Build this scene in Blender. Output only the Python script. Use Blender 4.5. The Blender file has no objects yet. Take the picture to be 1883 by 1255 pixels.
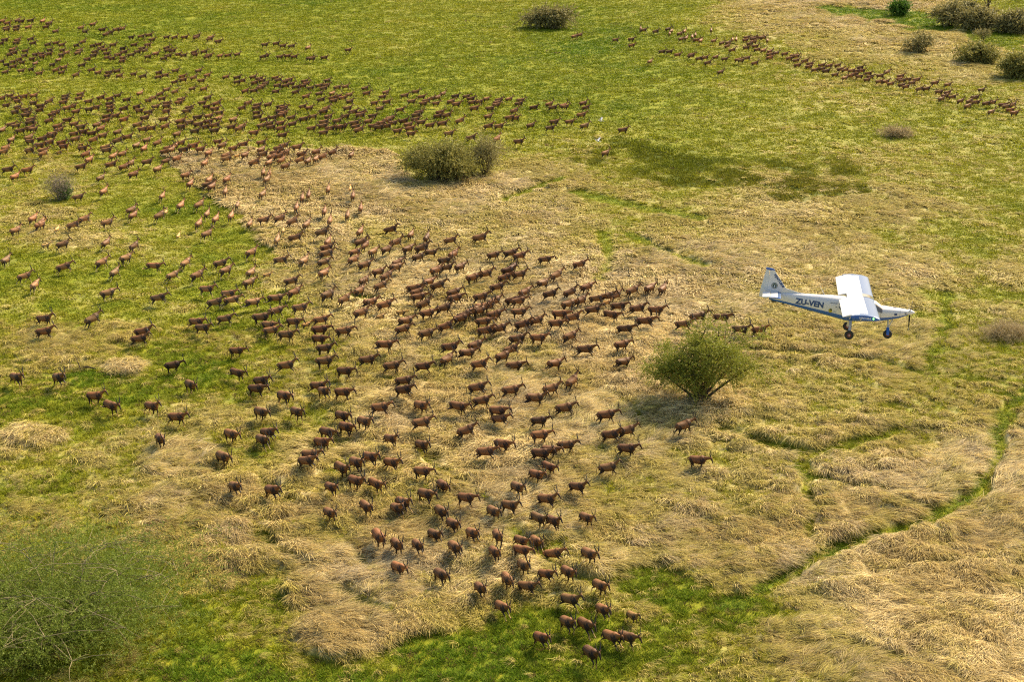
import bpy, bmesh, math, random
import numpy as np
from mathutils import Vector, Matrix

# ------------------------------------------------------------------ camera, sky, sun, exposure
SC = bpy.context.scene
COL = SC.collection
F, HOR, CAMH = 2800.0, -420.0, 50.5          # focal length and horizon row in photo pixels, eye height
W0, H0 = 1883.0, 1255.0
PITCH = math.atan((H0/2 - HOR)/F)
cam_d = bpy.data.cameras.new('camera'); cam = bpy.data.objects.new('camera', cam_d); COL.objects.link(cam)
cam_d.sensor_width = 36.0; cam_d.lens = 36.0*F/W0; cam_d.clip_end = 9000; cam_d.clip_start = 0.5
cam.location = (0, 0, CAMH); cam.rotation_euler = (math.pi/2 - PITCH, 0, 0)
SC.camera = cam
SUN_EL, SUN_AZ = math.radians(40), math.radians(42)     # azimuth measured from +Y (away) towards +X (right)
world = bpy.data.worlds.new('World'); SC.world = world; world.use_nodes = True
wn = world.node_tree; bg = wn.nodes['Background']
sky = wn.nodes.new('ShaderNodeTexSky'); sky.sky_type = 'NISHITA'; sky.sun_disc = False
sky.sun_elevation = SUN_EL; sky.sun_rotation = SUN_AZ; sky.dust_density = 3.0
wn.links.new(sky.outputs[0], bg.inputs[0]); bg.inputs[1].default_value = 0.10
sd = bpy.data.lights.new('sun', 'SUN'); sd.energy = 3.6; sd.angle = math.radians(12); sd.color = (1.0, 0.85, 0.60)
sun = bpy.data.objects.new('sun', sd); COL.objects.link(sun)
sdir = Vector((math.sin(SUN_AZ)*math.cos(SUN_EL), math.cos(SUN_AZ)*math.cos(SUN_EL), math.sin(SUN_EL)))
sun.rotation_euler = sdir.to_track_quat('Z', 'Y').to_euler(); sun.location = (60, 60, 120)
SC.view_settings.view_transform = 'Standard'; SC.view_settings.look = 'None'
SC.view_settings.gamma = 1.0; SC.view_settings.exposure = 1.32
SC.render.engine = 'CYCLES'; SC.cycles.use_denoising = False; SC.cycles.filter_width = 1.2
SC.cycles.max_bounces = 5; SC.cycles.diffuse_bounces = 2; SC.cycles.transparent_max_bounces = 6

rng = np.random.default_rng(11)
random.seed(5)

# ------------------------------------------------------------------ helpers
SP, CP = math.sin(PITCH), math.cos(PITCH)
def ground_pt(u, v, z=0.0):
    """where the line of sight through photo pixel (u, v) meets the height z"""
    u = np.asarray(u, float); v = np.asarray(v, float)
    a = (u - W0/2)/F; b = -(v - H0/2)/F
    dy = CP + b*SP; dz = -SP + b*CP
    t = (z - CAMH)/dz
    return a*t, dy*t
def to_px(x, y, z=0.0):
    dz = z - CAMH
    c = y*CP - dz*SP; up = y*SP + dz*CP
    c = np.maximum(c, 1.0)
    return W0/2 + F*x/c, H0/2 - F*up/c
def depth(v): return CAMH/(SP + (v - H0/2)/F*CP)

def vhash(ix, iy, s):
    h = (ix.astype(np.int64)*374761393 + iy.astype(np.int64)*668265263 + s*1442695041) & 0xffffffff
    h = ((h ^ (h >> 13))*1274126177) & 0xffffffff
    h = ((h ^ (h >> 16))*2246822519) & 0xffffffff
    return ((h ^ (h >> 15)) & 0xffffff)/float(0xffffff)
def vn(x, y, s=0):
    xi = np.floor(x); yi = np.floor(y); fx = x - xi; fy = y - yi
    fx = fx*fx*fx*(fx*(fx*6 - 15) + 10); fy = fy*fy*fy*(fy*(fy*6 - 15) + 10)
    a = vhash(xi, yi, s); b = vhash(xi+1, yi, s); c = vhash(xi, yi+1, s); d = vhash(xi+1, yi+1, s)
    return (a*(1-fx) + b*fx)*(1-fy) + (c*(1-fx) + d*fx)*fy
def fbm(x, y, s=0, o=3):
    r = 0; t = 0; a = 1.0
    for i in range(o):
        r = r + a*vn(x*2**i + i*17.3, y*2**i - i*9.1, s+i); t += a; a *= .5
    return r/t
def sstep(e0, e1, x):
    t = np.clip((x - e0)/(e1 - e0), 0, 1); return t*t*(3 - 2*t)

def tag(o, label=None, cat=None, group=None, kind=None):
    if label: o['label'] = label
    if cat: o['category'] = cat
    if group: o['group'] = group
    if kind: o['kind'] = kind
    return o
def empty(name, loc, rot=(0, 0, 0)):
    o = bpy.data.objects.new(name, None); o.empty_display_size = .3
    o.location = loc; o.rotation_euler = rot; COL.objects.link(o); return o
def mesh_np(name, verts, faces, smooth=False):
    """faces: an (n, k) array of vertex numbers, all faces with k corners, or a list of lists"""
    me = bpy.data.meshes.new(name)
    verts = np.asarray(verts, np.float32)
    if isinstance(faces, np.ndarray):
        n, k = faces.shape
        me.vertices.add(len(verts)); me.vertices.foreach_set('co', verts.ravel())
        me.loops.add(n*k); me.loops.foreach_set('vertex_index', faces.astype(np.int32).ravel())
        me.polygons.add(n); me.polygons.foreach_set('loop_start', np.arange(0, n*k, k, dtype=np.int32))
        me.polygons.foreach_set('loop_total', np.full(n, k, np.int32))
    else:
        me.from_pydata([tuple(map(float, v)) for v in verts], [], [tuple(int(i) for i in f) for f in faces])
    if smooth and len(me.polygons): me.polygons.foreach_set('use_smooth', np.ones(len(me.polygons), bool))
    me.update(calc_edges=True); me.validate()
    return me
def obj(name, me, mats=None, parent=None, loc=None):
    o = bpy.data.objects.new(name, me); COL.objects.link(o)
    if mats is not None:
        for m in (mats if isinstance(mats, (list, tuple)) else [mats]): me.materials.append(m)
    if parent: o.parent = parent
    if loc is not None: o.location = loc
    return o
def set_attr(me, name, typ, data, dom='POINT'):
    a = me.attributes.new(name, typ, dom)
    key = {'FLOAT': 'value', 'INT': 'value', 'FLOAT_VECTOR': 'vector', 'FLOAT_COLOR': 'color'}[typ]
    dt = np.int32 if typ == 'INT' else np.float32
    a.data.foreach_set(key, np.ascontiguousarray(data, dtype=dt).ravel())

class NT:
    def __init__(s, mat): s.t = mat.node_tree; s.n = s.t.nodes; s.l = s.t.links
    def new(s, typ, **kw):
        n = s.n.new(typ)
        for k, v in kw.items(): setattr(n, k, v)
        return n
    def link(s, a, b): s.l.new(a, b)
    def mix(s, fac, a, b, blend='MIX'):
        n = s.n.new('ShaderNodeMix'); n.data_type = 'RGBA'; n.blend_type = blend
        for i, v in ((0, fac), (6, a), (7, b)):
            if hasattr(v, 'is_linked') or isinstance(v, bpy.types.NodeSocket): s.l.new(v, n.inputs[i])
            else: n.inputs[i].default_value = v if i == 0 else (*v[:3], 1)
        return n.outputs[2]
def mat(name, col=(.5, .5, .5), rough=.6, metal=0.0, spec=.5):
    m = bpy.data.materials.new(name); m.use_nodes = True
    b = m.node_tree.nodes['Principled BSDF']
    b.inputs['Base Color'].default_value = (*col, 1); b.inputs['Roughness'].default_value = rough
    b.inputs['Metallic'].default_value = metal; b.inputs['Specular IOR Level'].default_value = spec
    return m
def paint(name, col, rough=.35, var=.06, scale=3.0):
    """paint or rubber with slight grime"""
    m = mat(name, col, rough); t = NT(m); b = t.n['Principled BSDF']
    tc = t.new('ShaderNodeTexCoord'); no = t.new('ShaderNodeTexNoise'); no.inputs['Scale'].default_value = scale
    no.inputs['Detail'].default_value = 5; t.link(tc.outputs['Object'], no.inputs['Vector'])
    d = tuple(c*(1 - 2.2*var) for c in col)
    t.link(t.mix(no.outputs['Fac'], col, d), b.inputs['Base Color'])
    return m

def tube_np(paths):
    """paths: list of (points (n,3), radii (n)); returns verts, quads of 5-sided tubes"""
    V, Q = [], []; off = 0; K = 5
    ang = np.arange(K)*2*math.pi/K; ca, sa = np.cos(ang), np.sin(ang)
    for P, R in paths:
        P = np.asarray(P, float); n = len(P)
        T = np.gradient(P, axis=0); T /= np.linalg.norm(T, axis=1)[:, None] + 1e-9
        ref = np.where(np.abs(T[:, 2:3]) > .9, np.array([[1., 0, 0]]), np.array([[0, 0, 1.]]))
        A = np.cross(T, ref); A /= np.linalg.norm(A, axis=1)[:, None] + 1e-9; B = np.cross(T, A)
        v = P[:, None] + np.asarray(R)[:, None, None]*(A[:, None]*ca[None, :, None] + B[:, None]*sa[None, :, None])
        V.append(v.reshape(-1, 3))
        i, j = np.meshgrid(np.arange(n-1), np.arange(K), indexing='ij'); j2 = (j+1) % K
        Q.append(off + np.stack([i*K+j, i*K+j2, (i+1)*K+j2, (i+1)*K+j], -1).reshape(-1, 4)); off += n*K
    return np.concatenate(V), np.concatenate(Q)

# ------------------------------------------------------------------ ground: where it is dry, its heights
DRY = np.array([[int(c) for c in r.split()] for r in '''
2 2 2 2 2 2 3 3 2 2 3 7 8 8 6 2
2 2 2 2 2 2 2 2 1 1 2 3 4 5 6 5
3 3 3 3 2 2 2 3 2 2 2 3 3 3 3 3
3 4 3 4 4 4 4 4 5 4 3 4 4 4 4 4
3 4 3 2 4 6 7 7 7 5 5 6 6 5 4 4
3 3 3 2 4 6 7 7 8 8 8 7 7 6 5 5
4 4 3 3 4 6 7 7 8 8 8 7 6 5 5 5
2 2 2 2 3 5 7 7 8 7 7 6 5 5 4 4
5 3 3 3 3 5 7 7 7 6 6 5 6 6 7 6
3 3 5 7 7 6 6 6 6 6 7 7 7 7 7 7
2 2 2 6 7 7 8 7 6 6 7 8 7 7 8 7
2 1 2 2 4 8 8 3 3 2 2 3 5 7 7 7
2 2 2 1 1 2 2 1 2 3 3 4 6 7 8 8'''.strip().splitlines()], float)
TAN_POLY = np.array([(295, 283), (400, 278), (600, 274), (730, 283), (748, 335), (940, 322), (1010, 350), (900, 390), (740, 405),
                     (640, 400), (645, 450), (620, 480), (545, 495), (520, 462), (470, 425), (425, 378), (355, 333)], float)
TRACKS = [   # trampled green paths: photo points, half width in metres, depth of green
    ([(1850, 760), (1830, 800), (1825, 850), (1790, 915), (1730, 945), (1670, 970), (1560, 1000), (1490, 1030), (1400, 1085), (1330, 1120)], .85, 1),
    ([(1440, 850), (1500, 880), (1600, 903), (1690, 935), (1740, 945)], .6, .9),
    ([(1883, 722), (1860, 745), (1845, 780)], .8, .8),
    ([(1370, 650), (1500, 652), (1600, 665), (1700, 690), (1883, 702)], .8, .6),
    ([(1330, 790), (1400, 815), (1500, 838), (1580, 812), (1640, 792)], .8, .7),
    ([(440, 950), (500, 1010), (560, 1060), (625, 1095), (700, 1130)], .55, .8),
    ([(480, 880), (560, 950), (620, 1000), (680, 1060)], .5, .7),
    ([(780, 830), (850, 900), (940, 980), (1050, 1060), (1130, 1080)], .7, .6),
    ([(920, 372), (975, 350), (1030, 330)], 1.0, .8),
    ([(1060, 355), (1150, 375), (1280, 400)], 1.5, .7),
    ([(1110, 430), (1120, 480), (1100, 520)], 1.0, .6),
    ([(1160, 430), (1210, 460), (1290, 490)], 1.0, .7),
    ([(900, 690), (980, 690), (1100, 720), (1200, 790), (1330, 815)], .6, .6),
    ([(640, 540), (720, 560), (760, 590)], .5, .7),
    ([(1740, 540), (1735, 600), (1700, 690)], .8, .6),
    ([(1480, 850), (1485, 920), (1490, 990)], .5, .7),
    ([(1620, 1060), (1700, 1040), (1800, 1030)], .5, .6),
    ([(1560, 1190), (1700, 1230), (1760, 1255)], .5, .6)]
SPOTS = [    # photo centre, radii in pixels, dryness there, strength
    (1210, 1085, 95, 45, 1, 1), (1010, 1160, 160, 50, 1, 1), (830, 1200, 170, 38, 0, 1), (1350, 1130, 120, 40, 1, .9), (1100, 1215, 200, 40, 1.5, .9),
    (170, 700, 60, 20, 0, .9), (1570, 22, 85, 15, 0, 1), (1650, 30, 85, 17, 0, 1), (1740, 44, 130, 18, .5, 1), (1830, 72, 60, 20, 1, .9),
    (1290, 745, 120, 45, 7.5, .7), (480, 1100, 70, 60, 2.5, .9), (1020, 1010, 30, 30, 1.5, .7), (75, 395, 70, 25, 6, .5),
    (60, 805, 70, 25, 8, .8), (230, 680, 45, 14, 8.5, .9), (330, 850, 70, 35, 8, .7), (640, 1170, 110, 42, 9, 1), (590, 1080, 80, 45, 8.5, .8)]
def in_poly(px, py, poly):
    ins = np.zeros(px.shape, bool); n = len(poly)
    for i in range(n):
        x1, y1 = poly[i]; x2, y2 = poly[(i+1) % n]
        if y1 == y2: continue
        c = ((y1 > py) != (y2 > py)) & (px < (x2-x1)*(py-y1)/(y2-y1) + x1)
        ins ^= c
    return ins
TRK_W = []
for pts, w, g in TRACKS:
    P = np.array(pts, float); gx, gy = ground_pt(P[:, 0], P[:, 1]); TRK_W.append((np.stack([gx, gy], 1), w, g))
TAN_W = np.stack(ground_pt(TAN_POLY[:, 0], TAN_POLY[:, 1]), 1)
SPOT_W = []
for cx, cy, rx, ry, d, k in SPOTS:
    gx, gy = ground_pt(cx, cy); ax = ground_pt(cx+rx, cy)[0] - gx
    ay = (ground_pt(cx, cy-ry)[1] - ground_pt(cx, cy+ry)[1])/2
    SPOT_W.append((float(gx), float(gy), float(ax), float(ay), d/9., k))
OX, OY = ground_pt(np.array([1180., 1340., 1470.]), np.array([283., 318., 345.]))
def track_amount(x, y):
    r = np.zeros_like(x); wob = (vn(x/1.7, y/1.7, 77) - .5)*.7
    for P, w, g in TRK_W:
        x0, x1 = P[:, 0].min()-4, P[:, 0].max()+4; y0, y1 = P[:, 1].min()-4, P[:, 1].max()+4
        m = (x > x0) & (x < x1) & (y > y0) & (y < y1)
        if not m.any(): continue
        xx, yy = x[m], y[m]; best = np.full(xx.shape, 1e9)
        for a, b in zip(P[:-1], P[1:]):
            d = b - a; t = np.clip(((xx-a[0])*d[0] + (yy-a[1])*d[1])/(d@d), 0, 1)
            best = np.minimum(best, np.hypot(xx-a[0]-t*d[0], yy-a[1]-t*d[1]))
        r[m] = np.maximum(r[m], g*(1 - sstep(w*.40, w*1.5, best*1.05 + wob[m])))
    return r
def fields(x, y):
    """dryness 0..1, trampled track 0..1, dark olive herb patch 0..1"""
    u, v = to_px(x, y)
    u = np.clip(u + 60*(fbm(x/9, y/9, 3) - .5), 0, W0-1.01); v = np.clip(v + 40*(fbm(x/9, y/9, 8) - .5), 0, H0-1.01)
    gu, gv = u/(W0-1)*15, v/(H0-1)*12
    iu, iv = gu.astype(int), gv.astype(int); fu, fv = gu-iu, gv-iv
    d = (DRY[iv, iu]*(1-fu) + DRY[iv, iu+1]*fu)*(1-fv) + (DRY[iv+1, iu]*(1-fu) + DRY[iv+1, iu+1]*fu)*fv
    d = d/9.
    near = 1 - .72*sstep(125, 210, y)
    d = d + .55*(.4 + .6*near)*(fbm(x/13, y/13, 21) - .5) + .55*near*(fbm(x/3.3, y/3.3, 31) - .5)
    wx = x + 2.2*(fbm(x/3, y/3, 41) - .5); wy = y + 5*(fbm(x/3, y/3, 51) - .5)
    p = in_poly(wx, wy, TAN_W)
    d = np.where(p, np.maximum(d, .8 + .3*(fbm(x/4, y/4, 61) - .5)), d)
    for cx, cy, ax, ay, sd_, k in SPOT_W:
        q = np.hypot((x-cx)/ax, (y-cy)/ay) + .9*(fbm(x/4, y/4, 71) - .5)
        w = k*(1 - sstep(.65, 1.05, q)); d = d*(1-w) + (sd_ + .22*(fbm(x/2, y/2, 81) - .5))*w
    tr = track_amount(x, y)
    d = d*(1 - .9*tr)
    ol = np.zeros_like(x)
    for ox, oy, rx, ry in zip(OX, OY, (11, 18, 9), (9, 11, 6)):
        q = np.hypot((x-ox)/rx, (y-oy)/ry) + 1.5*(fbm(x/5, y/5, 91) - .5)
        ol = np.maximum(ol, (1 - sstep(.55, 1.15, q))*sstep(.30, .55, fbm(x/2.6, y/4.5, 96)))
    return np.clip(d, 0, 1), tr, ol
def heights(x, y, d=None, tr=None):
    if d is None: d, tr, _ = fields(x, y)
    D = np.hypot(x, y)
    wx = x + 1.5*(fbm(x/4, y/4, 101) - .5); wy = y + 1.5*(fbm(x/4, y/4, 111) - .5)
    heap = np.abs(2*fbm(wx/2.6, wy/2.1, 121, 2) - 1)**.75
    big = np.abs(2*fbm(wx/5.5, wy/4.0, 131, 2) - 1)**.8
    amp = sstep(.25, .75, d)
    h = .5*(fbm(x/25, y/25, 141) - .5) + amp*(.50*heap + .56*big) + (1-amp)*.20*heap
    return h*(1 - .35*sstep(110, 150, y)) - .18*tr
# ------------------------------------------------------------------ the ground sheet
GREEN_A, GREEN_B = (.175, .230, .010), (.375, .362, .022)      # fresh and yellowing grass
STRAW_A, STRAW_B = (.54, .41, .165), (.78, .63, .32)
OLIVE = (.085, .105, .012)
def build_ground():
    ys = [58.0]
    while ys[-1] < 420: ys.append(ys[-1]*1.0034)
    ys = np.array(ys); us = np.linspace(-1, 1, 760)
    half = .43*ys + 7
    X = us[None]*half[:, None]; Y = np.repeat(ys[:, None], len(us), 1)
    x, y = X.ravel(), Y.ravel()
    d, tr, ol = fields(x, y); z = heights(x, y, d, tr)
    nr, nc = X.shape
    i, j = np.meshgrid(np.arange(nr-1), np.arange(nc-1), indexing='ij')
    Q = np.stack([i*nc+j, i*nc+j+1, (i+1)*nc+j+1, (i+1)*nc+j], -1).reshape(-1, 4)
    V = np.stack([x, y, z], 1)
    # coarse skirt joined to the rim: out to the horizon on every side
    rim = np.concatenate([np.arange(nc), np.arange(1, nr)*nc + nc-1, (nr-1)*nc + np.arange(nc-2, -1, -1), np.arange(nr-2, 0, -1)*nc])
    prev = rim; off = len(V); c = np.array([0, 180.])
    dv, tv, ov = [d], [tr], [ol]; Vs = [V]; Qs = [Q]
    rp = V[rim][:, :2]; dirs = rp - c; dirs /= np.linalg.norm(dirs, axis=1)[:, None]
    for k, R in enumerate((400, 700, 1400, 3000, 6500)):
        tgt = c + dirs*R
        keep = np.linalg.norm(rp - c, axis=1)[:, None]
        P = np.where(keep < R, tgt, rp + dirs*R*.3)
        n = len(P); Vs.append(np.concatenate([P, np.zeros((n, 1))], 1))
        cur = off + np.arange(n); a, b = prev, np.roll(prev, -1); e, f = cur, np.roll(cur, -1)
        Qs.append(np.stack([a, e, f, b], 1)); off += n; prev = cur
        dd, tt, oo = fields(P[:, 0], np.maximum(P[:, 1], 60)); dv.append(dd); tv.append(tt*0); ov.append(oo*0)
    me = mesh_np('ground', np.concatenate(Vs), np.concatenate(Qs), True)
    set_attr(me, 'dry', 'FLOAT', np.concatenate(dv)); set_attr(me, 'olive', 'FLOAT', np.concatenate(ov))
    m = bpy.data.materials.new('grassland'); m.use_nodes = True; t = NT(m); b = t.n['Principled BSDF']
    b.inputs['Roughness'].default_value = .9; b.inputs['Specular IOR Level'].default_value = .1
    ad = t.new('ShaderNodeAttribute', attribute_name='dry'); ao = t.new('ShaderNodeAttribute', attribute_name='olive')
    tc = t.new('ShaderNodeTexCoord')
    def noise(sc, det=4, rough=.6):
        n = t.new('ShaderNodeTexNoise'); n.inputs['Scale'].default_value = sc; n.inputs['Detail'].default_value = det
        n.inputs['Roughness'].default_value = rough; t.link(tc.outputs['Object'], n.inputs['Vector']); return n.outputs['Fac']
    def ramp(fac, a, b_):
        r = t.new('ShaderNodeMapRange'); r.inputs['From Min'].default_value = a; r.inputs['From Max'].default_value = b_
        t.link(fac, r.inputs['Value']); return r.outputs['Result']
    n1, n2, n3 = noise(.45), noise(2.4, 6, .7), noise(9, 3)
    green = t.mix(ramp(n1, .35, .65), [c*.72 for c in GREEN_A], [c*.66 for c in GREEN_B])  # ground greens darkened evenly to match the shade among the tufts
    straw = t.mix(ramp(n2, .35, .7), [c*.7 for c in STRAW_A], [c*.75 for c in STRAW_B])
    df = t.new('ShaderNodeMath', operation='ADD'); t.link(ad.outputs['Fac'], df.inputs[0])
    sc = t.new('ShaderNodeMath', operation='MULTIPLY_ADD'); t.link(n2, sc.inputs[0]); sc.inputs[1].default_value = .5; sc.inputs[2].default_value = -.25
    t.link(sc.outputs[0], df.inputs[1])
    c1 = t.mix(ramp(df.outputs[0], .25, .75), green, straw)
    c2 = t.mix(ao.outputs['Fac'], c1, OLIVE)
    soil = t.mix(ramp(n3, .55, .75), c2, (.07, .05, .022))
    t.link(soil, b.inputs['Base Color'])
    bp = t.new('ShaderNodeBump'); bp.inputs['Strength'].default_value = .6; bp.inputs['Distance'].default_value = .12
    t.link(n2, bp.inputs['Height']); t.link(bp.outputs[0], b.inputs['Normal'])
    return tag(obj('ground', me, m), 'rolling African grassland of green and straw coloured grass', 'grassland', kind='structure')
ground = build_ground()

# ------------------------------------------------------------------ grass clumps (stuff)
def blade_material():
    m = bpy.data.materials.new('grass_blades'); m.use_nodes = True; t = NT(m); b = t.n['Principled BSDF']
    a = t.new('ShaderNodeAttribute', attribute_name='tint'); a.attribute_type = 'INSTANCER'
    h = t.new('ShaderNodeAttribute', attribute_name='hue')
    c = t.mix(1.0, a.outputs['Color'], h.outputs['Color'], 'MULTIPLY')
    t.link(c, b.inputs['Base Color']); b.inputs['Roughness'].default_value = .6; b.inputs['Specular IOR Level'].default_value = .07
    tr = t.new('ShaderNodeBsdfTranslucent'); t.link(c, tr.inputs['Color'])
    mx = t.new('ShaderNodeMixShader'); mx.inputs[0].default_value = .32
    out = t.n['Material Output']; t.link(b.outputs[0], mx.inputs[1]); t.link(tr.outputs[0], mx.inputs[2]); t.link(mx.outputs[0], out.inputs['Surface'])
    return m
M_BLADE = blade_material()
def clump(name, seed, n, spread, L, rise, width, lean, swirl, upright, hv=1.0):
    """one tuft: n ribbon blades; lean 0 stands up, 1 lies over along +X"""
    r = np.random.default_rng(seed)
    S = np.array([0, .3, .62, 1.0]); k = len(S)
    ln = L*(.55 + .75*r.random(n)); az = r.normal(0, swirl, n)
    rad = spread*np.sqrt(r.random(n)); pa = r.random(n)*2*math.pi
    bx, by = rad*np.cos(pa), rad*np.sin(pa)
    if upright: az = pa + r.normal(0, .9, n)
    le = np.clip(lean*(.6 + .6*r.random(n)), 0, 1)[:, None]
    hx = ln[:, None]*(le*S[None]**1.05 + (1-le)*.35*S[None]**2)
    up = rise*(.55 + .8*r.random(n))[:, None]
    hz = (1-le)*ln[:, None]*.92*S[None] + le*up*np.sin(np.pi*np.clip(S[None]**.62, 0, 1)*.96)
    hz = hz - .04
    cx, sx = np.cos(az)[:, None], np.sin(az)[:, None]
    P = np.stack([bx[:, None] + hx*cx, by[:, None] + hx*sx, hz], -1)
    tw = r.normal(0, .5, n)
    side = np.stack([-np.sin(az)*np.cos(tw), np.cos(az)*np.cos(tw), np.sin(tw)], -1)
    wd = width*(.7 + .6*r.random(n))[:, None]*np.array([1, .9, .65, .12])[None]
    A = P + side[:, None]*wd[..., None]/2; B = P - side[:, None]*wd[..., None]/2
    V = np.stack([A, B], 2).reshape(-1, 3)
    o = np.arange(n)[:, None]*2*k + np.arange(k-1)[None]*2
    Q = np.stack([o, o+1, o+3, o+2], -1).reshape(-1, 4)
    me = mesh_np(name, V, Q)
    g = r.random(n); hue = np.stack([.42 + .95*g, .41 + .94*g, .40 + .75*g + .15*r.random(n)], 1)
    hue = np.repeat(np.concatenate([hue, np.ones((n, 1))], 1), 2*k, 0)
    hue[:, :3] = .9 + (hue[:, :3] - .9)*hv; set_attr(me, 'hue', 'FLOAT_COLOR', hue); me.materials.append(M_BLADE)
    return bpy.data.objects.new(name, me)
def protos(name, n, *a):
    c = bpy.data.collections.new(name)
    for i in range(n): c.objects.link(clump(name + '_tuft', i*7 + len(name), *a))
    return c
def scatter(name, coll, npro, pts, rot, scl, col, label, cat):
    me = bpy.data.meshes.new(name); me.vertices.add(len(pts)); me.vertices.foreach_set('co', pts.astype(np.float32).ravel())
    set_attr(me, 'rot', 'FLOAT_VECTOR', rot); set_attr(me, 'scl', 'FLOAT_VECTOR', scl)
    set_attr(me, 'tint', 'FLOAT_COLOR', np.concatenate([col, np.ones((len(col), 1))], 1))
    set_attr(me, 'pidx', 'INT', rng.integers(0, npro, len(pts)))
    o = obj(name, me, M_BLADE)
    g = bpy.data.node_groups.new(name + '_scatter', 'GeometryNodeTree')
    g.interface.new_socket('Geometry', in_out='INPUT', socket_type='NodeSocketGeometry')
    g.interface.new_socket('Geometry', in_out='OUTPUT', socket_type='NodeSocketGeometry')
    N = g.nodes; gi = N.new('NodeGroupInput'); go = N.new('NodeGroupOutput'); ip = N.new('GeometryNodeInstanceOnPoints')
    ci = N.new('GeometryNodeCollectionInfo'); ci.inputs['Collection'].default_value = coll
    ci.inputs['Separate Children'].default_value = True; ci.inputs['Reset Children'].default_value = True
    def na(nm, ty):
        n = N.new('GeometryNodeInputNamedAttribute'); n.data_type = ty; n.inputs['Name'].default_value = nm
        return [s for s in n.outputs if s.enabled and s.name == 'Attribute'][0]
    L = g.links
    L.new(gi.outputs[0], ip.inputs['Points']); L.new(ci.outputs[0], ip.inputs['Instance'])
    ip.inputs['Pick Instance'].default_value = True
    L.new(na('pidx', 'INT'), ip.inputs['Instance Index']); L.new(na('rot', 'FLOAT_VECTOR'), ip.inputs['Rotation'])
    L.new(na('scl', 'FLOAT_VECTOR'), ip.inputs['Scale']); L.new(ip.outputs[0], go.inputs[0])
    md = o.modifiers.new('scatter', 'NODES'); md.node_group = g
    return tag(o, label, cat, kind='stuff')
def lerp(a, b, t): return np.asarray(a)[None]*(1-t[:, None]) + np.asarray(b)[None]*t[:, None]

def grow():
    bands = [(66, 96, 15.0, .92), (96, 140, 8.5, 1.08), (140, 210, 5.2, 1.5), (210, 385, 2.1, 2.3)]
    D = {'long': [], 'short': [], 'farlong': [], 'farshort': []}
    for bi, (y0, y1, dens, size) in enumerate(bands):
        area = ((.40*y0+5) + (.40*y1+5))*(y1-y0); n = int(area*dens)
        y = y0 + (y1-y0)*rng.random(n); x = (rng.random(n)*2-1)*(.40*y1+5)
        k = np.abs(x) < .40*y+5; x, y = x[k], y[k]
        d, tr, ol = fields(x, y); z = heights(x, y, d, tr)
        n = len(x)
        nf = 1 - .65*float(y0 >= 140)
        dj = d + rng.normal(0, .20*nf, n); dry = dj > .52
        flow = -1.0 + 2.6*(fbm(x/9, y/9, 201) - .5)*2 + 1.1*(vn(x/2.2, y/2.2, 211) - .5) + rng.normal(0, .3, n)
        e = .25
        s1 = (vn(x/7, y/7, 221) + .5*vn(x/1.1, y/1.1, 231))/1.5
        straw = lerp(STRAW_A, STRAW_B, np.clip(sstep(.3, .7, s1) + rng.normal(0, .22, n), 0, 1))
        pink = sstep(.5, .8, vn(x/5, y/5, 225))[:, None]*.35
        straw = straw*(1-pink) + np.array([.55, .44, .29])*pink
        yl = np.clip(sstep(.0, .55, d) + .5*nf*(vn(x/4, y/4, 241) - .5) + rng.normal(0, .18*nf, n), 0, 1)
        yt = (1 - sstep(.55, .9, d + rng.normal(0, .12, n)))[:, None]*.75
        straw = straw*(1-yt) + np.array([.48, .41, .085])*yt
        green = lerp(GREEN_A, GREEN_B, yl)
        lush = (1 - sstep(.0, .2, d))[:, None]*.55
        green = green*(1-lush) + np.array([.125, .235, .012])*lush
        warm = np.clip((dj - .35)/.35, 0, 1)*.6
        green = green*(1-warm[:, None]) + np.array([.36, .27, .055])*warm[:, None]
        green = green*(1-ol[:, None]*.55) + np.array(OLIVE)*ol[:, None]*.5*(.45 + .9*rng.random(n))[:, None]
        dead = rng.random(n) < .05*nf*nf
        green[dead] = np.array([.17, .11, .04])
        dry &= (ol < .35) | (rng.random(n) < .12)
        lodge = sstep(.4, .85, d)
        far = bi >= 2
        sz = size*(.75 + .5*rng.random(n))
        # long straw, draped along the flow
        m = dry
        sc = np.stack([sz*(.8 + .45*lodge), sz, sz*(.8 + .35*lodge)*(.8 if far else 1)], 1)
        D['farlong' if far else 'long'].append((x[m], y[m], z[m], flow[m], sc[m], straw[m]))
        m = ~dry
        hgt = sz*(.75 + .5*rng.random(n))*(1 + 1.1*ol)*(1 - .35*tr)
        sc = np.stack([sz, sz, hgt*(.75 if far else 1)], 1)
        D['farshort' if far else 'short'].append((x[m], y[m], z[m], rng.random(n)[m]*6.283, sc[m], green[m]))
    spec = {'long': ('dry_long_grass', 8, 32, .27, .95, .19, .031, .92, .46, False, 'long dry straw coloured grass lying over in waves near the camera', 'grass'),
            'short': ('green_grass', 8, 30, .27, .34, .10, .034, .38, .5, True, 'short green and yellowing grass between the straw', 'grass'),
            'farlong': ('far_dry_grass', 6, 24, .32, .62, .11, .055, .9, .5, False, 'dry straw coloured grass on the far plain', 'grass'),
            'farshort': ('far_green_grass', 6, 26, .36, .20, .06, .06, .4, .5, True, 'short bright green grass on the far plain', 'grass')}
    for k, parts in D.items():
        nm, npro, n, spread, L, rise, wd, lean, swirl, upr, label, cat = spec[k]
        x, y, z, rz, sc, col = (np.concatenate(q) for q in zip(*parts))
        coll = protos(nm, npro, n, spread, L, rise, wd, lean, swirl, upr, .6 if k.startswith('far') else 1.0)
        rot = np.stack([rng.normal(0, .06, len(x)), rng.normal(0, .08, len(x)), rz], 1)
        scatter(nm, coll, npro, np.stack([x, y, z], 1), rot, sc, col, label, cat)
        print(nm, len(x))
grow()
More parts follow.
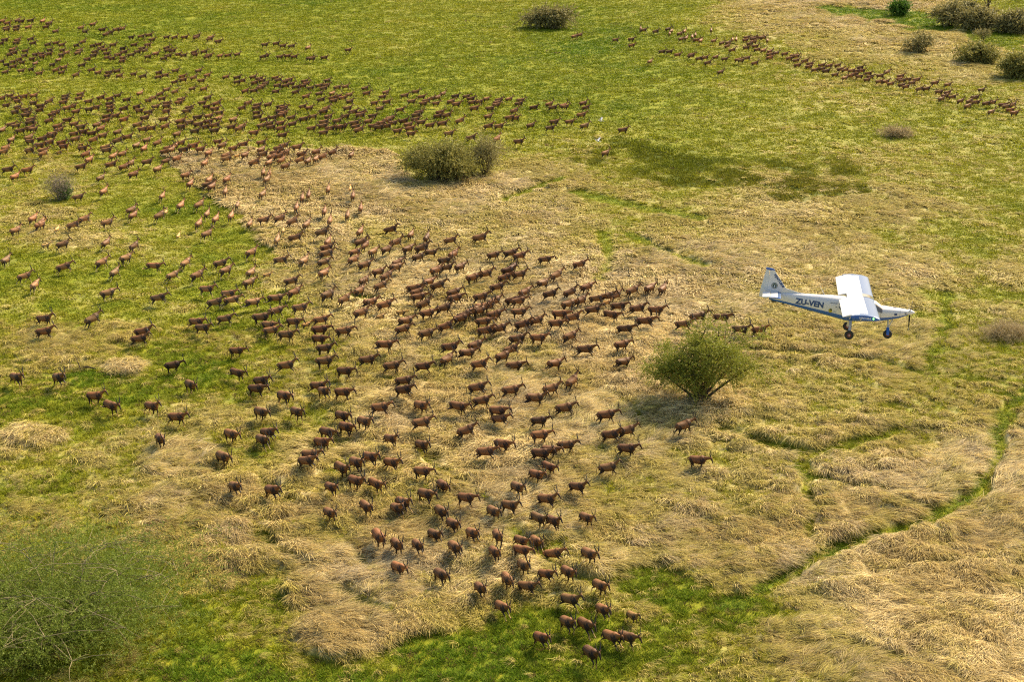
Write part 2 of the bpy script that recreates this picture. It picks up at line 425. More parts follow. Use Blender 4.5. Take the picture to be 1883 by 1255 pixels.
# ------------------------------------------------------------------ trees and shrubs
def leaf_material(name, col, col2, trans=.3):
    m = bpy.data.materials.new(name); m.use_nodes = True; t = NT(m); b = t.n['Principled BSDF']
    h = t.new('ShaderNodeAttribute', attribute_name='hue')
    c = t.mix(h.outputs['Fac'], col, col2)
    t.link(c, b.inputs['Base Color']); b.inputs['Roughness'].default_value = .6; b.inputs['Specular IOR Level'].default_value = .2
    tr = t.new('ShaderNodeBsdfTranslucent'); t.link(c, tr.inputs['Color'])
    mx = t.new('ShaderNodeMixShader'); mx.inputs[0].default_value = trans
    t.link(b.outputs[0], mx.inputs[1]); t.link(tr.outputs[0], mx.inputs[2]); t.link(mx.outputs[0], t.n['Material Output'].inputs['Surface'])
    return m
def bark(name, a, b_):
    m = mat(name, a, .85, 0, .15); t = NT(m); no = t.new('ShaderNodeTexNoise'); no.inputs['Scale'].default_value = 7
    tc = t.new('ShaderNodeTexCoord'); t.link(tc.outputs['Object'], no.inputs['Vector'])
    t.link(t.mix(no.outputs['Fac'], a, b_), t.n['Principled BSDF'].inputs['Base Color']); return m
BARK_D = bark('dark_bark', (.055, .038, .022), (.12, .085, .05))
BARK_P = bark('pale_bark', (.42, .31, .17), (.62, .50, .30))
BARK_G = bark('grey_bark', (.16, .13, .10), (.26, .22, .17))
BARK_F = bark('olive_and_pale_bark', (.10, .085, .03), (.36, .29, .15))
LEAF_Y = leaf_material('yellow_green_leaves', (.165, .19, .018), (.34, .335, .042))
LEAF_O = leaf_material('olive_leaves', (.18, .175, .035), (.34, .30, .075))
LEAF_G = leaf_material('grey_olive_leaves', (.185, .165, .05), (.33, .28, .10))
LEAF_B = leaf_material('bright_green_leaves', (.06, .13, .012), (.12, .21, .02))
LEAF_F = leaf_material('feathery_green_leaves', (.105, .155, .014), (.24, .28, .04), .35)
LEAF_S = leaf_material('straw_leaves', (.30, .22, .10), (.42, .33, .16))
LEAF_GREY = leaf_material('bare_grey_twigs', (.20, .155, .10), (.30, .235, .16), .1)

def curve_path(a, b, n, r, droop=0.0, wig=.08):
    a, b = np.asarray(a, float), np.asarray(b, float); L = np.linalg.norm(b-a)
    t = np.linspace(0, 1, n)[:, None]
    mid = a*.45 + b*.55 + np.array([droop*(b[0]-a[0])*.4, droop*(b[1]-a[1])*.4, .16*L - droop*.3*L]) + r.normal(0, wig*L, 3)
    return (1-t)**2*a + 2*t*(1-t)*mid + t*t*b
def sprays(cent, dirs, ln, nl, leaf, r, width):
    """feathery leaf sprays: nl leaflets along each little twig"""
    n = len(cent); t = (np.arange(nl)+.5)/nl
    d = dirs/np.linalg.norm(dirs, axis=1)[:, None]
    P = cent[:, None] + d[:, None]*(ln[:, None]*t[None])[..., None] + r.normal(0, .03*1.0, (n, nl, 3))
    P[..., 2] -= .12*ln[:, None]*t[None]**2
    a = r.normal(0, 1, (n, nl, 3)) + d[:, None]*.5; a /= np.linalg.norm(a, axis=-1)[..., None]
    b = np.cross(a, r.normal(0, 1, (n, nl, 3)) + np.array([0, 0, .6])); b /= np.linalg.norm(b, axis=-1)[..., None] + 1e-9
    sz = leaf*(.6 + .8*r.random((n, nl)))[..., None]
    a = a*sz; b = b*sz*width
    V = np.stack([P - a*.5, P + b*.5, P + a*.5, P - b*.5], 2).reshape(-1, 3)
    Q = np.arange(n*nl*4).reshape(-1, 4)
    hue = np.clip(np.repeat(r.random(n)[:, None], nl, 1)*.7 + .3*r.random((n, nl)), 0, 1)
    return V, Q, np.repeat(hue.ravel(), 4)
def shrub(name, label, cat, px, py, w, top, leaf_m, bark_m, stems=9, subs=6, nspray=10, nl=12, leaf=.10, lw=.4, group=None, seed=1,
          depth_k=.8, base_z=.32, sig=.13, stem_r=.09, kids=True, loc=None, W=None, Ht=None, twig=True, base_spread=.12, parts=('trunk', 'crown'), cluster=.085, flat=.7, drop=.62, bow=0.0, lop=0.0):
    r = np.random.default_rng(seed)
    if loc is None:
        gx, gy = ground_pt(px, py); gx, gy = float(gx), float(gy)
        D = math.hypot(gy, CAMH); k = depth(py)/F; W = w*k
        Ht = (py - top)*k*1.0/math.cos(math.atan2(CAMH, gy)) - .25*W*depth_k*math.tan(math.atan2(CAMH, gy))
        Ht = max(Ht, .3*W*.5)
        gz = float(heights(np.array([gx]), np.array([gy]))[0]) - .05
    else: gx, gy, gz = loc
    R = W/2
    root = tag(empty(name, (gx, gy, gz), (0, 0, 0)), label, cat, group)
    paths = []; C = []; Dr = []
    for i in range(stems):
        az = 2*math.pi*(i + r.random()*.7)/stems; rf = math.sqrt((i % 3 + r.random())/3)*.86
        rim = (1 - drop*rf**2.2)*(1 - lop*max(0, -math.cos(az))*rf*r.uniform(.5, 1))
        tip = np.array([math.cos(az)*rf*R, math.sin(az)*rf*R*depth_k, Ht*(rim*(.80 + .14*r.random()))])
        bs = np.array([math.cos(az)*R*base_spread*r.random(), math.sin(az)*R*base_spread*r.random(), -.1])
        p = curve_path(bs, tip, 7, r, bow); paths.append((p, stem_r*W/9*np.linspace(1, .25, 7)))
        for j in range(subs):
            k0 = r.integers(3 if bow else 2, 7) if j else 6
            off = r.normal(0, 1, 3)*np.array([sig*W, sig*W*depth_k, sig*Ht*flat])
            c = p[k0] + off
            c[2] = min(max(c[2], base_z*Ht*(.6 + .8*r.random())), Ht)
            if twig: paths.append((curve_path(p[k0], c, 4, r, 0, .06), stem_r*W/9*np.array([.32, .22, .16, .08])))
            for q in range(nspray):
                o = c + r.normal(0, cluster, 3)*np.array([W, W*depth_k, Ht*.8])
                if o[2] < .03*Ht: o[2] = .05*Ht + .1*r.random()
                C.append(o); dd = r.normal(0, 1, 3) + (o - np.array([0, 0, Ht*.35]))/W*1.2; Dr.append(dd)
    V, Q = tube_np(paths)
    obj(parts[0], mesh_np(parts[0], V, Q, True), bark_m, root)
    C, Dr = np.array(C), np.array(Dr)
    V, Q, hue = sprays(C, Dr, leaf*nl*.42*(.6 + .8*r.random(len(C))), nl, leaf, r, lw)
    me = mesh_np(parts[1], V, Q); set_attr(me, 'hue', 'FLOAT', hue); obj(parts[1], me, leaf_m, root)
    return root
shrub('acacia_tree', 'feathery yellow green acacia spreading from a low forked trunk in the middle of the plain', 'tree', 1288, 742, 218, 596, LEAF_Y, BARK_D,
      stems=15, subs=9, nspray=22, nl=16, leaf=.16, lw=.38, seed=3, depth_k=.62, base_z=.24, sig=.105, stem_r=.13, base_spread=.05, cluster=.034, drop=.60, bow=.2, lop=.72)
shrub('thorn_bush', 'wide dark olive thorn bush with shaded base on the tan patch', 'bush', 815, 331, 140, 262, LEAF_O, BARK_D,
      stems=16, subs=8, nspray=16, nl=14, leaf=.26, lw=.4, seed=7, depth_k=.7, base_z=.12, sig=.11, stem_r=.08, base_spread=.3, group='bushes on the plain', cluster=.06)
shrub('thorn_bush', 'looser thorny bush with bare fanning branches right of the dark olive bush', 'bush', 893, 322, 78, 254, LEAF_G, BARK_D,
      stems=11, subs=7, nspray=10, nl=12, leaf=.22, lw=.35, seed=9, depth_k=.8, base_z=.25, sig=.11, stem_r=.12, group='bushes on the plain', cluster=.06)
shrub('thorn_bush', 'rounded grey olive bush alone at the top centre of the plain', 'bush', 1014, 52, 92, 13, LEAF_G, BARK_D,
      stems=14, subs=7, nspray=10, nl=10, leaf=.42, lw=.5, seed=12, depth_k=.6, base_z=.1, sig=.09, stem_r=.1, base_spread=.5, group='bushes on the plain', cluster=.06)
shrub('thorn_bush', 'grey olive bush with visible stems, left end of the far thicket', 'bush', 1746, 48, 54, 3, LEAF_G, BARK_D,
      stems=12, subs=6, nspray=10, nl=10, leaf=.4, lw=.5, seed=15, depth_k=.8, base_z=.35, sig=.1, stem_r=.16, group='bushes of the far thicket', cluster=.06)
shrub('thorn_bush', 'long dense olive bush, middle of the far thicket', 'bush', 1800, 55, 84, 14, LEAF_G, BARK_D,
      stems=16, subs=7, nspray=10, nl=10, leaf=.42, lw=.5, seed=16, depth_k=.6, base_z=.1, sig=.09, stem_r=.1, base_spread=.6, group='bushes of the far thicket', cluster=.06)
shrub('thorn_bush', 'dense olive bush at the right edge, end of the far thicket', 'bush', 1864, 60, 70, 22, LEAF_G, BARK_D,
      stems=14, subs=7, nspray=10, nl=10, leaf=.42, lw=.5, seed=17, depth_k=.6, base_z=.1, sig=.09, stem_r=.1, base_spread=.6, group='bushes of the far thicket', cluster=.06)
shrub('thorn_bush', 'small bush peeping out behind the far thicket', 'bush', 1778, 22, 26, 6, LEAF_G, BARK_D,
      stems=8, subs=5, nspray=8, nl=8, leaf=.42, lw=.5, seed=18, depth_k=.7, base_z=.15, sig=.1, stem_r=.1, base_spread=.4, group='bushes of the far thicket', cluster=.07)
shrub('green_shrub', 'small rounded bright green shrub at the top right', 'bush', 1654, 28, 33, 2, LEAF_B, BARK_D,
      stems=10, subs=6, nspray=10, nl=10, leaf=.36, lw=.5, seed=20, depth_k=.8, base_z=.12, sig=.11, stem_r=.08, base_spread=.4, cluster=.07)
shrub('thorn_bush', 'sparse brownish bush with bare branches on the dry strip', 'bush', 1690, 98, 54, 60, LEAF_G, BARK_D,
      stems=11, subs=6, nspray=7, nl=9, leaf=.34, lw=.4, seed=22, depth_k=.7, base_z=.12, sig=.1, stem_r=.16, base_spread=.4, group='bushes on the plain', cluster=.06)
shrub('thorn_bush', 'dark green bush left of two at the right edge below the thicket', 'bush', 1800, 115, 74, 82, LEAF_O, BARK_D,
      stems=13, subs=7, nspray=10, nl=10, leaf=.38, lw=.5, seed=24, depth_k=.6, base_z=.1, sig=.1, stem_r=.08, base_spread=.6, group='bushes on the plain', cluster=.06)
shrub('thorn_bush', 'darkest green bush cut by the right edge below the thicket', 'bush', 1872, 143, 62, 100, LEAF_O, BARK_D,
      stems=14, subs=7, nspray=12, nl=10, leaf=.38, lw=.5, seed=26, depth_k=.8, base_z=.08, sig=.11, stem_r=.08, base_spread=.6, group='bushes on the plain', cluster=.06)
shrub('acacia_tree', 'tiny flat topped acacia on the bright green strip at right', 'tree', 1807, 75, 24, 57, LEAF_G, BARK_D,
      stems=5, subs=5, nspray=6, nl=8, leaf=.28, lw=.4, seed=28, depth_k=.8, base_z=.72, sig=.12, stem_r=.3, base_spread=.02, cluster=.06, flat=.25)
shrub('acacia_tree', 'slim trunked tree behind the far thicket, its crown above the frame', 'tree', 1816, 17, 46, -34, LEAF_G, BARK_D,
      stems=6, subs=6, nspray=7, nl=9, leaf=.3, lw=.4, seed=30, depth_k=.8, base_z=.74, sig=.12, stem_r=.2, base_spread=.02, cluster=.06, flat=.3)
shrub('bare_shrub', 'leafless grey brown twiggy shrub among the left herd', 'bush', 110, 367, 54, 318, LEAF_GREY, BARK_G,
      stems=16, subs=6, nspray=10, nl=7, leaf=.34, lw=.06, seed=33, depth_k=.8, base_z=.15, sig=.1, stem_r=.1, base_spread=.3, parts=('trunk', 'twigs'), cluster=.06)
shrub('green_shrub', 'small dark green bush at the foot of the leafless grey shrub', 'bush', 121, 366, 26, 341, LEAF_B, BARK_D,
      stems=7, subs=5, nspray=9, nl=8, leaf=.2, lw=.5, seed=35, depth_k=.8, base_z=.1, sig=.12, stem_r=.08, base_spread=.4, cluster=.08)
shrub('straw_mound', 'small brown mound of matted dry brush on the green plain', 'brush mound', 1650, 252, 58, 234, LEAF_S, BARK_D,
      stems=14, subs=6, nspray=9, nl=8, leaf=.3, lw=.16, seed=37, depth_k=.8, base_z=.05, sig=.08, stem_r=.07, base_spread=.7, parts=('stems', 'dry_brush'), cluster=.06)
shrub('straw_mound', 'low heap of pale dry straw at the right edge beside the aircraft', 'straw mound', 1850, 622, 92, 588, LEAF_S, BARK_P,
      stems=16, subs=7, nspray=12, nl=9, leaf=.24, lw=.10, seed=39, depth_k=.8, base_z=.03, sig=.09, stem_r=.03, base_spread=.8, parts=('stems', 'dry_brush'), cluster=.06)
gx, gy = ground_pt(95, 1175)
shrub('thorn_tree', 'feathery green thorn tree with pale branches in the bottom left corner', 'tree', 0, 0, 0, 0, LEAF_F, BARK_F,
      stems=36, subs=11, nspray=18, nl=22, leaf=.125, lw=.30, seed=41, depth_k=.9, base_z=.42, sig=.09, stem_r=.04, base_spread=.04,
      loc=(float(gx), float(gy), -.1), W=20.0, Ht=5.6, cluster=.075)
# dead branch standing in the grass, with a fallen log at its foot
def stick(name, label, pts, rad, m, cat):
    V, Q = tube_np([(np.array(p, float), np.array(q)) for p, q in zip(pts, rad)])
    return tag(obj(name, mesh_np(name, V, Q, True), m), label, cat)
bx, by = ground_pt(149, 684); bx, by = float(bx), float(by); bz = float(heights(np.array([bx]), np.array([by]))[0])
stick('dead_branch', 'thin dead branch leaning out of the grass at left', [[(bx, by, bz-.2), (bx-.12, by, bz+.6), (bx-.35, by+.1, bz+1.2), (bx-.62, by+.1, bz+1.75)],
      [(bx-.58, by+.1, bz+1.65), (bx-.78, by+.05, bz+1.6)], [(bx-.6, by+.1, bz+1.7), (bx-.68, by+.2, bz+1.95)]],
      [[.055, .05, .035, .02], [.02, .01], [.018, .008]], BARK_D, 'branch')
stick('fallen_log', 'dark crooked fallen log at the foot of the leaning branch', [[(bx+.05, by+.15, bz+.22), (bx+.5, by+.12, bz+.34), (bx+1.0, by+.05, bz+.28), (bx+1.55, by-.1, bz+.2)]],
      [[.07, .09, .075, .04]], BARK_D, 'log')
# ------------------------------------------------------------------ the light aircraft (nose at +X, own origin at the spinner tip)
WHITE = paint('white_aircraft_paint', (.58, .57, .545), .3, .03, 1.5)
BLUE = paint('blue_aircraft_paint', (.010, .085, .36), .3, .05, 2)
STEEL = paint('pale_blue_leading_edge_paint', (.028, .075, .185), .35, .05, 1.2)
NAVY = paint('navy_lettering', (.008, .04, .14), .4, .02)
RUBBER = paint('tyre_rubber', (.012, .012, .012), .75, .1)
RIM = paint('orange_red_rim', (.17, .025, .015), .45, .05)
GREYM = paint('grey_gear_leg_paint', (.42, .42, .41), .4, .05)
BLACK = paint('black_composite', (.018, .018, .02), .35, .05)
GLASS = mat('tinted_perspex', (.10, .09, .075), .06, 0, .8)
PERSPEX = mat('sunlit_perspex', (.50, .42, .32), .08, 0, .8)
LINE = mat('panel_gap', (.10, .10, .10), .7)
BADGE_G = paint('dark_green_badge', (.012, .045, .018), .4, .05)
BADGE_Y = paint('ochre_badge', (.36, .30, .03), .4, .1, 9)
LETTER_W = paint('white_lettering', (.6, .6, .6), .4, .02)
plane = tag(empty('light_aircraft', (20.64, 73.396, 24.58), (-.1146, .0326, -.1731)),
            'white and blue high wing light aircraft flying low with ZU-VEN on its side', 'aircraft')
ST = np.array([  # x, top, bottom, half width
    (-.38, .12, -.13, .15), (-.50, .135, -.20, .23), (-.80, .16, -.33, .33), (-1.30, .19, -.46, .42), (-1.70, .22, -.55, .49), (-2.02, .43, -.60, .53),
    (-2.30, .50, -.63, .55), (-2.60, .52, -.66, .56), (-3.10, .52, -.69, .56), (-3.50, .53, -.69, .54), (-4.2, .54, -.555, .47), (-5.0, .515, -.405, .37),
    (-5.8, .49, -.255, .27), (-6.6, .46, -.105, .17), (-7.2, .42, -.0, .10), (-7.45, .38, .06, .06)])
NEXP = 2.7
xs_f = np.unique(np.concatenate([np.linspace(-7.45, -.38, 90), ST[:, 0]]))[::-1]
def prof(x): return [np.interp(-np.asarray(x, float), -ST[:, 0], ST[:, i]) for i in (1, 2, 3)]
def side_y(x, z):
    t, b, h = prof(x); zc, hz = (t+b)/2, (t-b)/2
    q = np.clip(np.abs((z-zc)/hz), 0, .999); return h*(1 - q**NEXP)**(1/NEXP)
def sharpen(me, ang=38):
    bm = bmesh.new(); bm.from_mesh(me)
    for e in bm.edges:
        if len(e.link_faces) == 2 and e.calc_face_angle(0) > math.radians(ang): e.smooth = False
    bm.to_mesh(me); bm.free()
def fuselage():
    K = 48; ph = np.linspace(0, 2*math.pi, K, endpoint=False)
    t, b, h = prof(xs_f); zc, hz = (t+b)/2, (t-b)/2
    c, s = np.cos(ph), np.sin(ph)
    Y = h[:, None]*np.sign(c)*np.abs(c)**(2/NEXP); Z = zc[:, None] + hz[:, None]*np.sign(s)*np.abs(s)**(2/NEXP)
    V = np.stack([np.repeat(xs_f[:, None], K, 1), Y, Z], -1).reshape(-1, 3)
    main, win = [], {'windshield': [], 'side_window_l': [], 'side_window_r': []}
    mi = []
    for i in range(len(xs_f)-1):
        xm = (xs_f[i]+xs_f[i+1])/2
        for j in range(K):
            p = math.degrees(ph[j]) + 180/K; f = (i*K+j, i*K+(j+1) % K, (i+1)*K+(j+1) % K, (i+1)*K+j)
            if -2.32 < xm < -1.70 and 10 < p < 170: win['windshield'].append(f)
            elif -3.35 < xm < -2.36 and 8 < p < 52: win['side_window_l'].append(f)
            elif -3.35 < xm < -2.36 and 128 < p < 172: win['side_window_r'].append(f)
            else: main.append(f); mi.append(1 if (203 < p < 337 or (xm > -3.3 and 194 < p < 346)) else 0)
    main.append(tuple(range(K))); mi.append(0); n = len(xs_f)
    main.append(tuple((n-1)*K + k for k in range(K-1, -1, -1))); mi.append(0)
    def sub(faces):
        used = sorted({q for f in faces for q in f}); ix = {q: i for i, q in enumerate(used)}
        return V[used], [[ix[q] for q in f] for f in faces]
    v, f = sub(main); me = mesh_np('fuselage', v, f, True); fo = obj('fuselage', me, [WHITE, BLUE], plane)
    me.polygons.foreach_set('material_index', np.array(mi, np.int32)); sharpen(me)
    v, f = sub(win['windshield']); wme = mesh_np('windshield', v, f, True); obj('windshield', wme, [PERSPEX, GLASS], plane)
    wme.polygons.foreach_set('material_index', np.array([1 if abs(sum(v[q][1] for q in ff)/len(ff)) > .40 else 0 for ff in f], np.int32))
    for k in ('side_window_l', 'side_window_r'):
        v, f = sub(win[k]); obj('side_window', mesh_np('side_window', v, f, True), GLASS, plane)
    return fo
fus = fuselage()
def lofted(name, secs, m, parent, mi=None):
    """secs: rings of the same length"""
    K = len(secs[0]); V = np.concatenate([np.asarray(s, float) for s in secs]); Fs = []; idx = []
    for i in range(len(secs)-1):
        for j in range(K):
            Fs.append((i*K+j, i*K+(j+1) % K, (i+1)*K+(j+1) % K, (i+1)*K+j)); idx.append(mi(i, j) if mi else 0)
    Fs.append(tuple(range(K-1, -1, -1))); Fs.append(tuple((len(secs)-1)*K + k for k in range(K))); 
    e = mi(-1, 0) if mi else 0; e2 = mi(-2, 0) if mi else 0; idx += [e, e2]
    me = mesh_np(name, V, Fs, True); o = obj(name, me, m, parent)
    me.polygons.foreach_set('material_index', np.array(idx, np.int32))
    bm = bmesh.new(); bm.from_mesh(me); bmesh.ops.recalc_face_normals(bm, faces=bm.faces); bm.to_mesh(me); bm.free(); sharpen(me)
    return o
CH = np.array([0, .012, .035, .08, .15, .24, .34, .45, .58, .70, .80])
def foil(c):   # thickness and camber of the wing section
    t = .14*5*(.2969*np.sqrt(c) - .126*c - .3516*c**2 + .2843*c**3 - .1015*c**4)
    cam_ = .045*4*c*(1-c)*.9; return cam_ + t, cam_ - t
def wing(sgn):
    LE, chord, z0 = -2.16, 1.70, .50
    spans = np.array([.0, .56, 1.2, 2.0, 3.0, 4.0, 4.75, 4.95, 5.08, 5.15])
    secs = []
    for y in spans:
        up, lo = foil(CH); k = 1 if y < 5 else (1 - .10*(y-5)/.15)
        le = LE - (.06 if y > 5.1 else 0); zz = z0 + .018*y
        cut = .42 if y < .40 else 0   # the roof cut-out is over the cabin
        top = [(le - c*chord, sgn*y, zz + chord*u*k) for c, u in zip(CH, up)]
        bot = [(le - c*chord, sgn*y, zz + chord*l*k) for c, l in zip(CH[1:], lo[1:])][::-1]
        secs.append(top + bot)
    K = len(secs[0]); ntop = len(CH)
    def mi(i, j):
        if i < 0: return 2 if i == -2 else 0
        if i >= 7: return 1 if j < ntop else 2
        if j < 6 or j >= K-3: return 1
        return 1 if (i == 6 and j < 8) else 0
    w = lofted('wing', secs, [WHITE, STEEL, BLUE], plane, mi)
    # drooped flaperon behind a narrow gap
    sf = []
    for y in (.60, 4.9):
        zz = z0 + .018*y; xa = LE - .803*chord; up, lo = foil(np.array([.80]))
        a = zz + chord*float(up[0]) - .004; b = zz + chord*float(lo[0]) + .004; xe = LE - 1.04*chord; ze = zz - .05
        sf.append([(xa, sgn*y, a), (xa - .12, sgn*y, a - .02), (xe, sgn*y, ze + .006), (xe, sgn*y, ze - .006), (xa - .1, sgn*y, b - .01), (xa, sgn*y, b)])
    lofted('flaperon', sf, WHITE, w)
    # small reddish placards on the upper skin
    for cc, yy in ((.36, 1.05), (.40, 1.55), (.38, 1.9)):
        up, _ = foil(np.array([cc])); zz = z0 + .018*yy + chord*float(up[0]) + .006; x0 = LE - cc*chord
        obj('placard', mesh_np('placard', [(x0-.09, sgn*yy, zz), (x0+.09, sgn*yy, zz), (x0+.09, sgn*(yy+.025), zz), (x0-.09, sgn*(yy+.025), zz)], [[0, 1, 2, 3]]), RIM, w)
    # lift strut from the belly to the wing
    P = np.array([(-2.75, sgn*.52, -.50), (-2.72, sgn*1.6, .02), (-2.70, sgn*2.75, .50)])
    V, Q = tube_np([(P, np.array([.035, .035, .035])), (P + np.array([-.55, 0, 0]), np.array([.028, .028, .028]))])
    obj('lift_strut', mesh_np('lift_strut', V, Q, True), WHITE, plane)
    # green or red light at the tip
    bm = bmesh.new(); bmesh.ops.create_uvsphere(bm, u_segments=12, v_segments=8, radius=.04)
    me = bpy.data.meshes.new('navigation_light'); bm.to_mesh(me); bm.free()
    lm = mat('green_lamp' if sgn < 0 else 'red_lamp', (.02, .3, .05) if sgn < 0 else (.4, .02, .02), .2); bb = lm.node_tree.nodes['Principled BSDF']
    bb.inputs['Emission Color'].default_value = (.25, 1, .15, 1) if sgn < 0 else (1, .1, .05, 1); bb.inputs['Emission Strength'].default_value = 2.2
    obj('navigation_light', me, lm, w, (LE - .33, sgn*5.16, z0 + .13))
    return w
wing_l, wing_r = wing(1), wing(-1)
# clear roof panel ahead of the spar
up, _ = foil(np.array([.03, .12, .22, .34])); v = []
for c, u in zip((.03, .12, .22, .34), up):
    for y in (-.36, .36): v.append((-2.16 - c*1.70, y, .50 + 1.70*u + .012 + .0065))
obj('roof_window', mesh_np('roof_window', v, [[0, 1, 3, 2], [2, 3, 5, 4], [4, 5, 7, 6]], True), GLASS, plane)
# fin, rudder, cap
def slab(name, pts, th, m, parent, axis=1, taper=None):
    n = len(pts); V = []
    for s in (1, -1):
        for i, (a, b) in enumerate(pts):
            h = th/2*(taper[i] if taper else 1)*s
            V.append((a, h, b) if axis == 1 else (a, b, h))
    Fs = [list(range(n)), list(range(2*n-1, n-1, -1))] + [[i, i+n, (i+1) % n + n, (i+1) % n] for i in range(n)]
    me = mesh_np(name, V, Fs); bm = bmesh.new(); bm.from_mesh(me); bmesh.ops.recalc_face_normals(bm, faces=bm.faces)
    bmesh.ops.bevel(bm, geom=[e for e in bm.edges if e.calc_face_angle(0) > .5], offset=.008, segments=2, affect='EDGES'); bm.to_mesh(me); bm.free()
    return obj(name, me, m, parent)
fin = slab('tail_fin', [(-7.60, .30), (-5.55, .50), (-6.0, .55), (-6.62, .70), (-7.28, 1.58), (-7.52, 1.60)], .09, WHITE, plane, 1, [1, .5, .4, .5, .5, .7])
rud = slab('rudder', [(-7.545, .30), (-7.545, 1.60), (-7.72, 1.615), (-7.93, .55), (-7.97, .17), (-7.55, .08)], .07, WHITE, fin, 1, [1, .9, .25, .25, .25, 1])
slab('fin_cap', [(-7.27, 1.590), (-7.30, 1.665), (-7.42, 1.70), (-7.74, 1.725), (-7.73, 1.628), (-7.52, 1.608)], .10, BLUE, fin, 1, [.5, .5, .7, .4, .5, .9])
# tailplane: left and right halves
for sgn in (1, -1):
    up, lo = foil(CH); secs = []
    for y in (.04, .5, 1.0, 1.40, 1.50):
        top = [(-6.86 - c*.68, sgn*y, .47 + .34*(u - .045)) for c, u in zip(CH, up)]
        bot = [(-6.86 - c*.68, sgn*y, .47 + .34*(l - .03)) for c, l in zip(CH[1:], lo[1:])][::-1]
        secs.append(top + bot)
    K = len(secs[0])
    hs = lofted('tailplane', secs, [WHITE, STEEL, BLUE], plane, lambda i, j: (2 if i == -2 else 0) if i < 0 else (2 if i >= 3 else (1 if j < 5 or j >= K-3 else 0)))
    se = []
    for y in (.10, 1.48): se.append([(-7.42, sgn*y, .505), (-7.80, sgn*y, .475), (-7.80, sgn*y, .465), (-7.42, sgn*y, .455)])
    lofted('elevator', se, WHITE, hs)
# cowling details
def decal(name, pts, m, parent, off=.006, sgn=-1, fac=None):
    """flat mark laid on the fuselage side, given as x, z points"""
    P = np.array(pts, float); y = side_y(P[:, 0], P[:, 1]) + off
    V = np.stack([P[:, 0], sgn*y, P[:, 1]], 1); n = len(P)
    f = fac if fac is not None else [list(range(n))]
    return obj(name, mesh_np(name, V, f), m, parent)
def disc(cx, cz, rx, rz=None, n=24):
    rz = rz or rx; return [(cx + rx*math.cos(t), cz + rz*math.sin(t)) for t in np.linspace(0, 2*math.pi, n, endpoint=False)]
for sgn in (-1, 1):
    decal('rear_window', [(-4.36, .25), (-3.98, .25), (-3.98, .0)], GLASS, plane, .006, sgn)
    decal('rear_window', [(-3.90, .25), (-3.45, .25), (-3.45, -.16), (-3.72, -.14), (-3.90, .04)], GLASS, plane, .006, sgn)
    decal('air_vent', disc(-1.02, -.10, .085, .06), NAVY, plane, .006, sgn)
    decal('air_vent', disc(-2.02, -.02, .06, .05), NAVY, plane, .006, sgn)
    decal('exhaust_port', disc(-.52, -.03, .06, .035), BLACK, plane, .006, sgn)
    decal('badge', disc(-4.30, -.17, .095, .115), BADGE_Y, plane, .006, sgn)
    decal('badge_mark', disc(-4.27, -.11, .05, .04), BADGE_G, plane, .010, sgn)
    for q in range(3): decal('badge_lettering', [(-4.17, -.16-.035*q), (-4.0, -.16-.035*q), (-4.0, -.18-.035*q), (-4.17, -.18-.035*q)], GREYM, plane, .006, sgn)
    xs = np.linspace(-.82, -.815, 2)
    zz = np.linspace(-.24, .12, 9); P = [(-.80, z) for z in zz] + [(-.812, z) for z in zz[::-1]]
    decal('panel_line', P, LINE, plane, .004, sgn, [[i, i+1, 16-i, 17-i] for i in range(8)])
    zz = np.linspace(-.42, .14, 9); P = [(-1.78, z) for z in zz] + [(-1.79, z) for z in zz[::-1]]
    decal('panel_line', P, LINE, plane, .004, sgn, [[i, i+1, 16-i, 17-i] for i in range(8)])
obj('cowl_vent', mesh_np('cowl_vent', [(-1.18, .02, .197), (-1.18, -.10, .196), (-1.02, -.10, .187), (-1.02, .02, .188)], [[0, 1, 2, 3]]), NAVY, plane)
# lettering
def text_mesh(s, size, bold=.0, shear=0.0):
    cu = bpy.data.curves.new('lettering', 'FONT'); cu.body = s; cu.size = size; cu.offset = bold; cu.shear = shear; cu.align_x = 'CENTER'; cu.align_y = 'CENTER'
    cu.resolution_u = 4
    o = bpy.data.objects.new('lettering', cu); COL.objects.link(o); dg = bpy.context.evaluated_depsgraph_get(); dg.update()
    me = bpy.data.meshes.new_from_object(o.evaluated_get(dg)); bpy.data.objects.remove(o)
    bm = bmesh.new(); bm.from_mesh(me); bmesh.ops.triangulate(bm, faces=bm.faces); bmesh.ops.subdivide_edges(bm, edges=[e for e in bm.edges if e.calc_length() > .15], cuts=2)
    bm.to_mesh(me); bm.free(); me.materials.clear(); return me
def letters(name, s, size, fn, m, parent, bold=.0, shear=0.0):
    me = text_mesh(s, size, bold, shear); n = len(me.vertices); co = np.zeros(n*3, np.float32); me.vertices.foreach_get('co', co); co = co.reshape(-1, 3)
    me.vertices.foreach_set('co', np.array(fn(co[:, 0], co[:, 1]), np.float32).T.ravel()); me.name = name; me.update(); return obj(name, me, m, parent)
def on_side(cx, cz, a, sgn=-1):
    ca, sa = math.cos(a), math.sin(a)
    def fn(u, v):
        if sgn > 0: u = -u
        x = cx + u*ca - v*sa*(1 if sgn < 0 else -1); z = cz + u*sa + v*ca
        return x, sgn*(side_y(x, z) + .006), z
    return fn
for sgn in (-1, 1): letters('registration_letters', 'ZU-VEN', .40, on_side(-5.36, .09, math.radians(-3), sgn), NAVY, plane, .018)
def on_fin(cx, cz, a, sgn=-1):
    ca, sa = math.cos(a), math.sin(a)
    def fn(u, v):
        if sgn > 0: u = -u
        return cx + u*ca - v*sa, np.full_like(u, sgn*.050), cz + u*sa + v*ca
    return fn
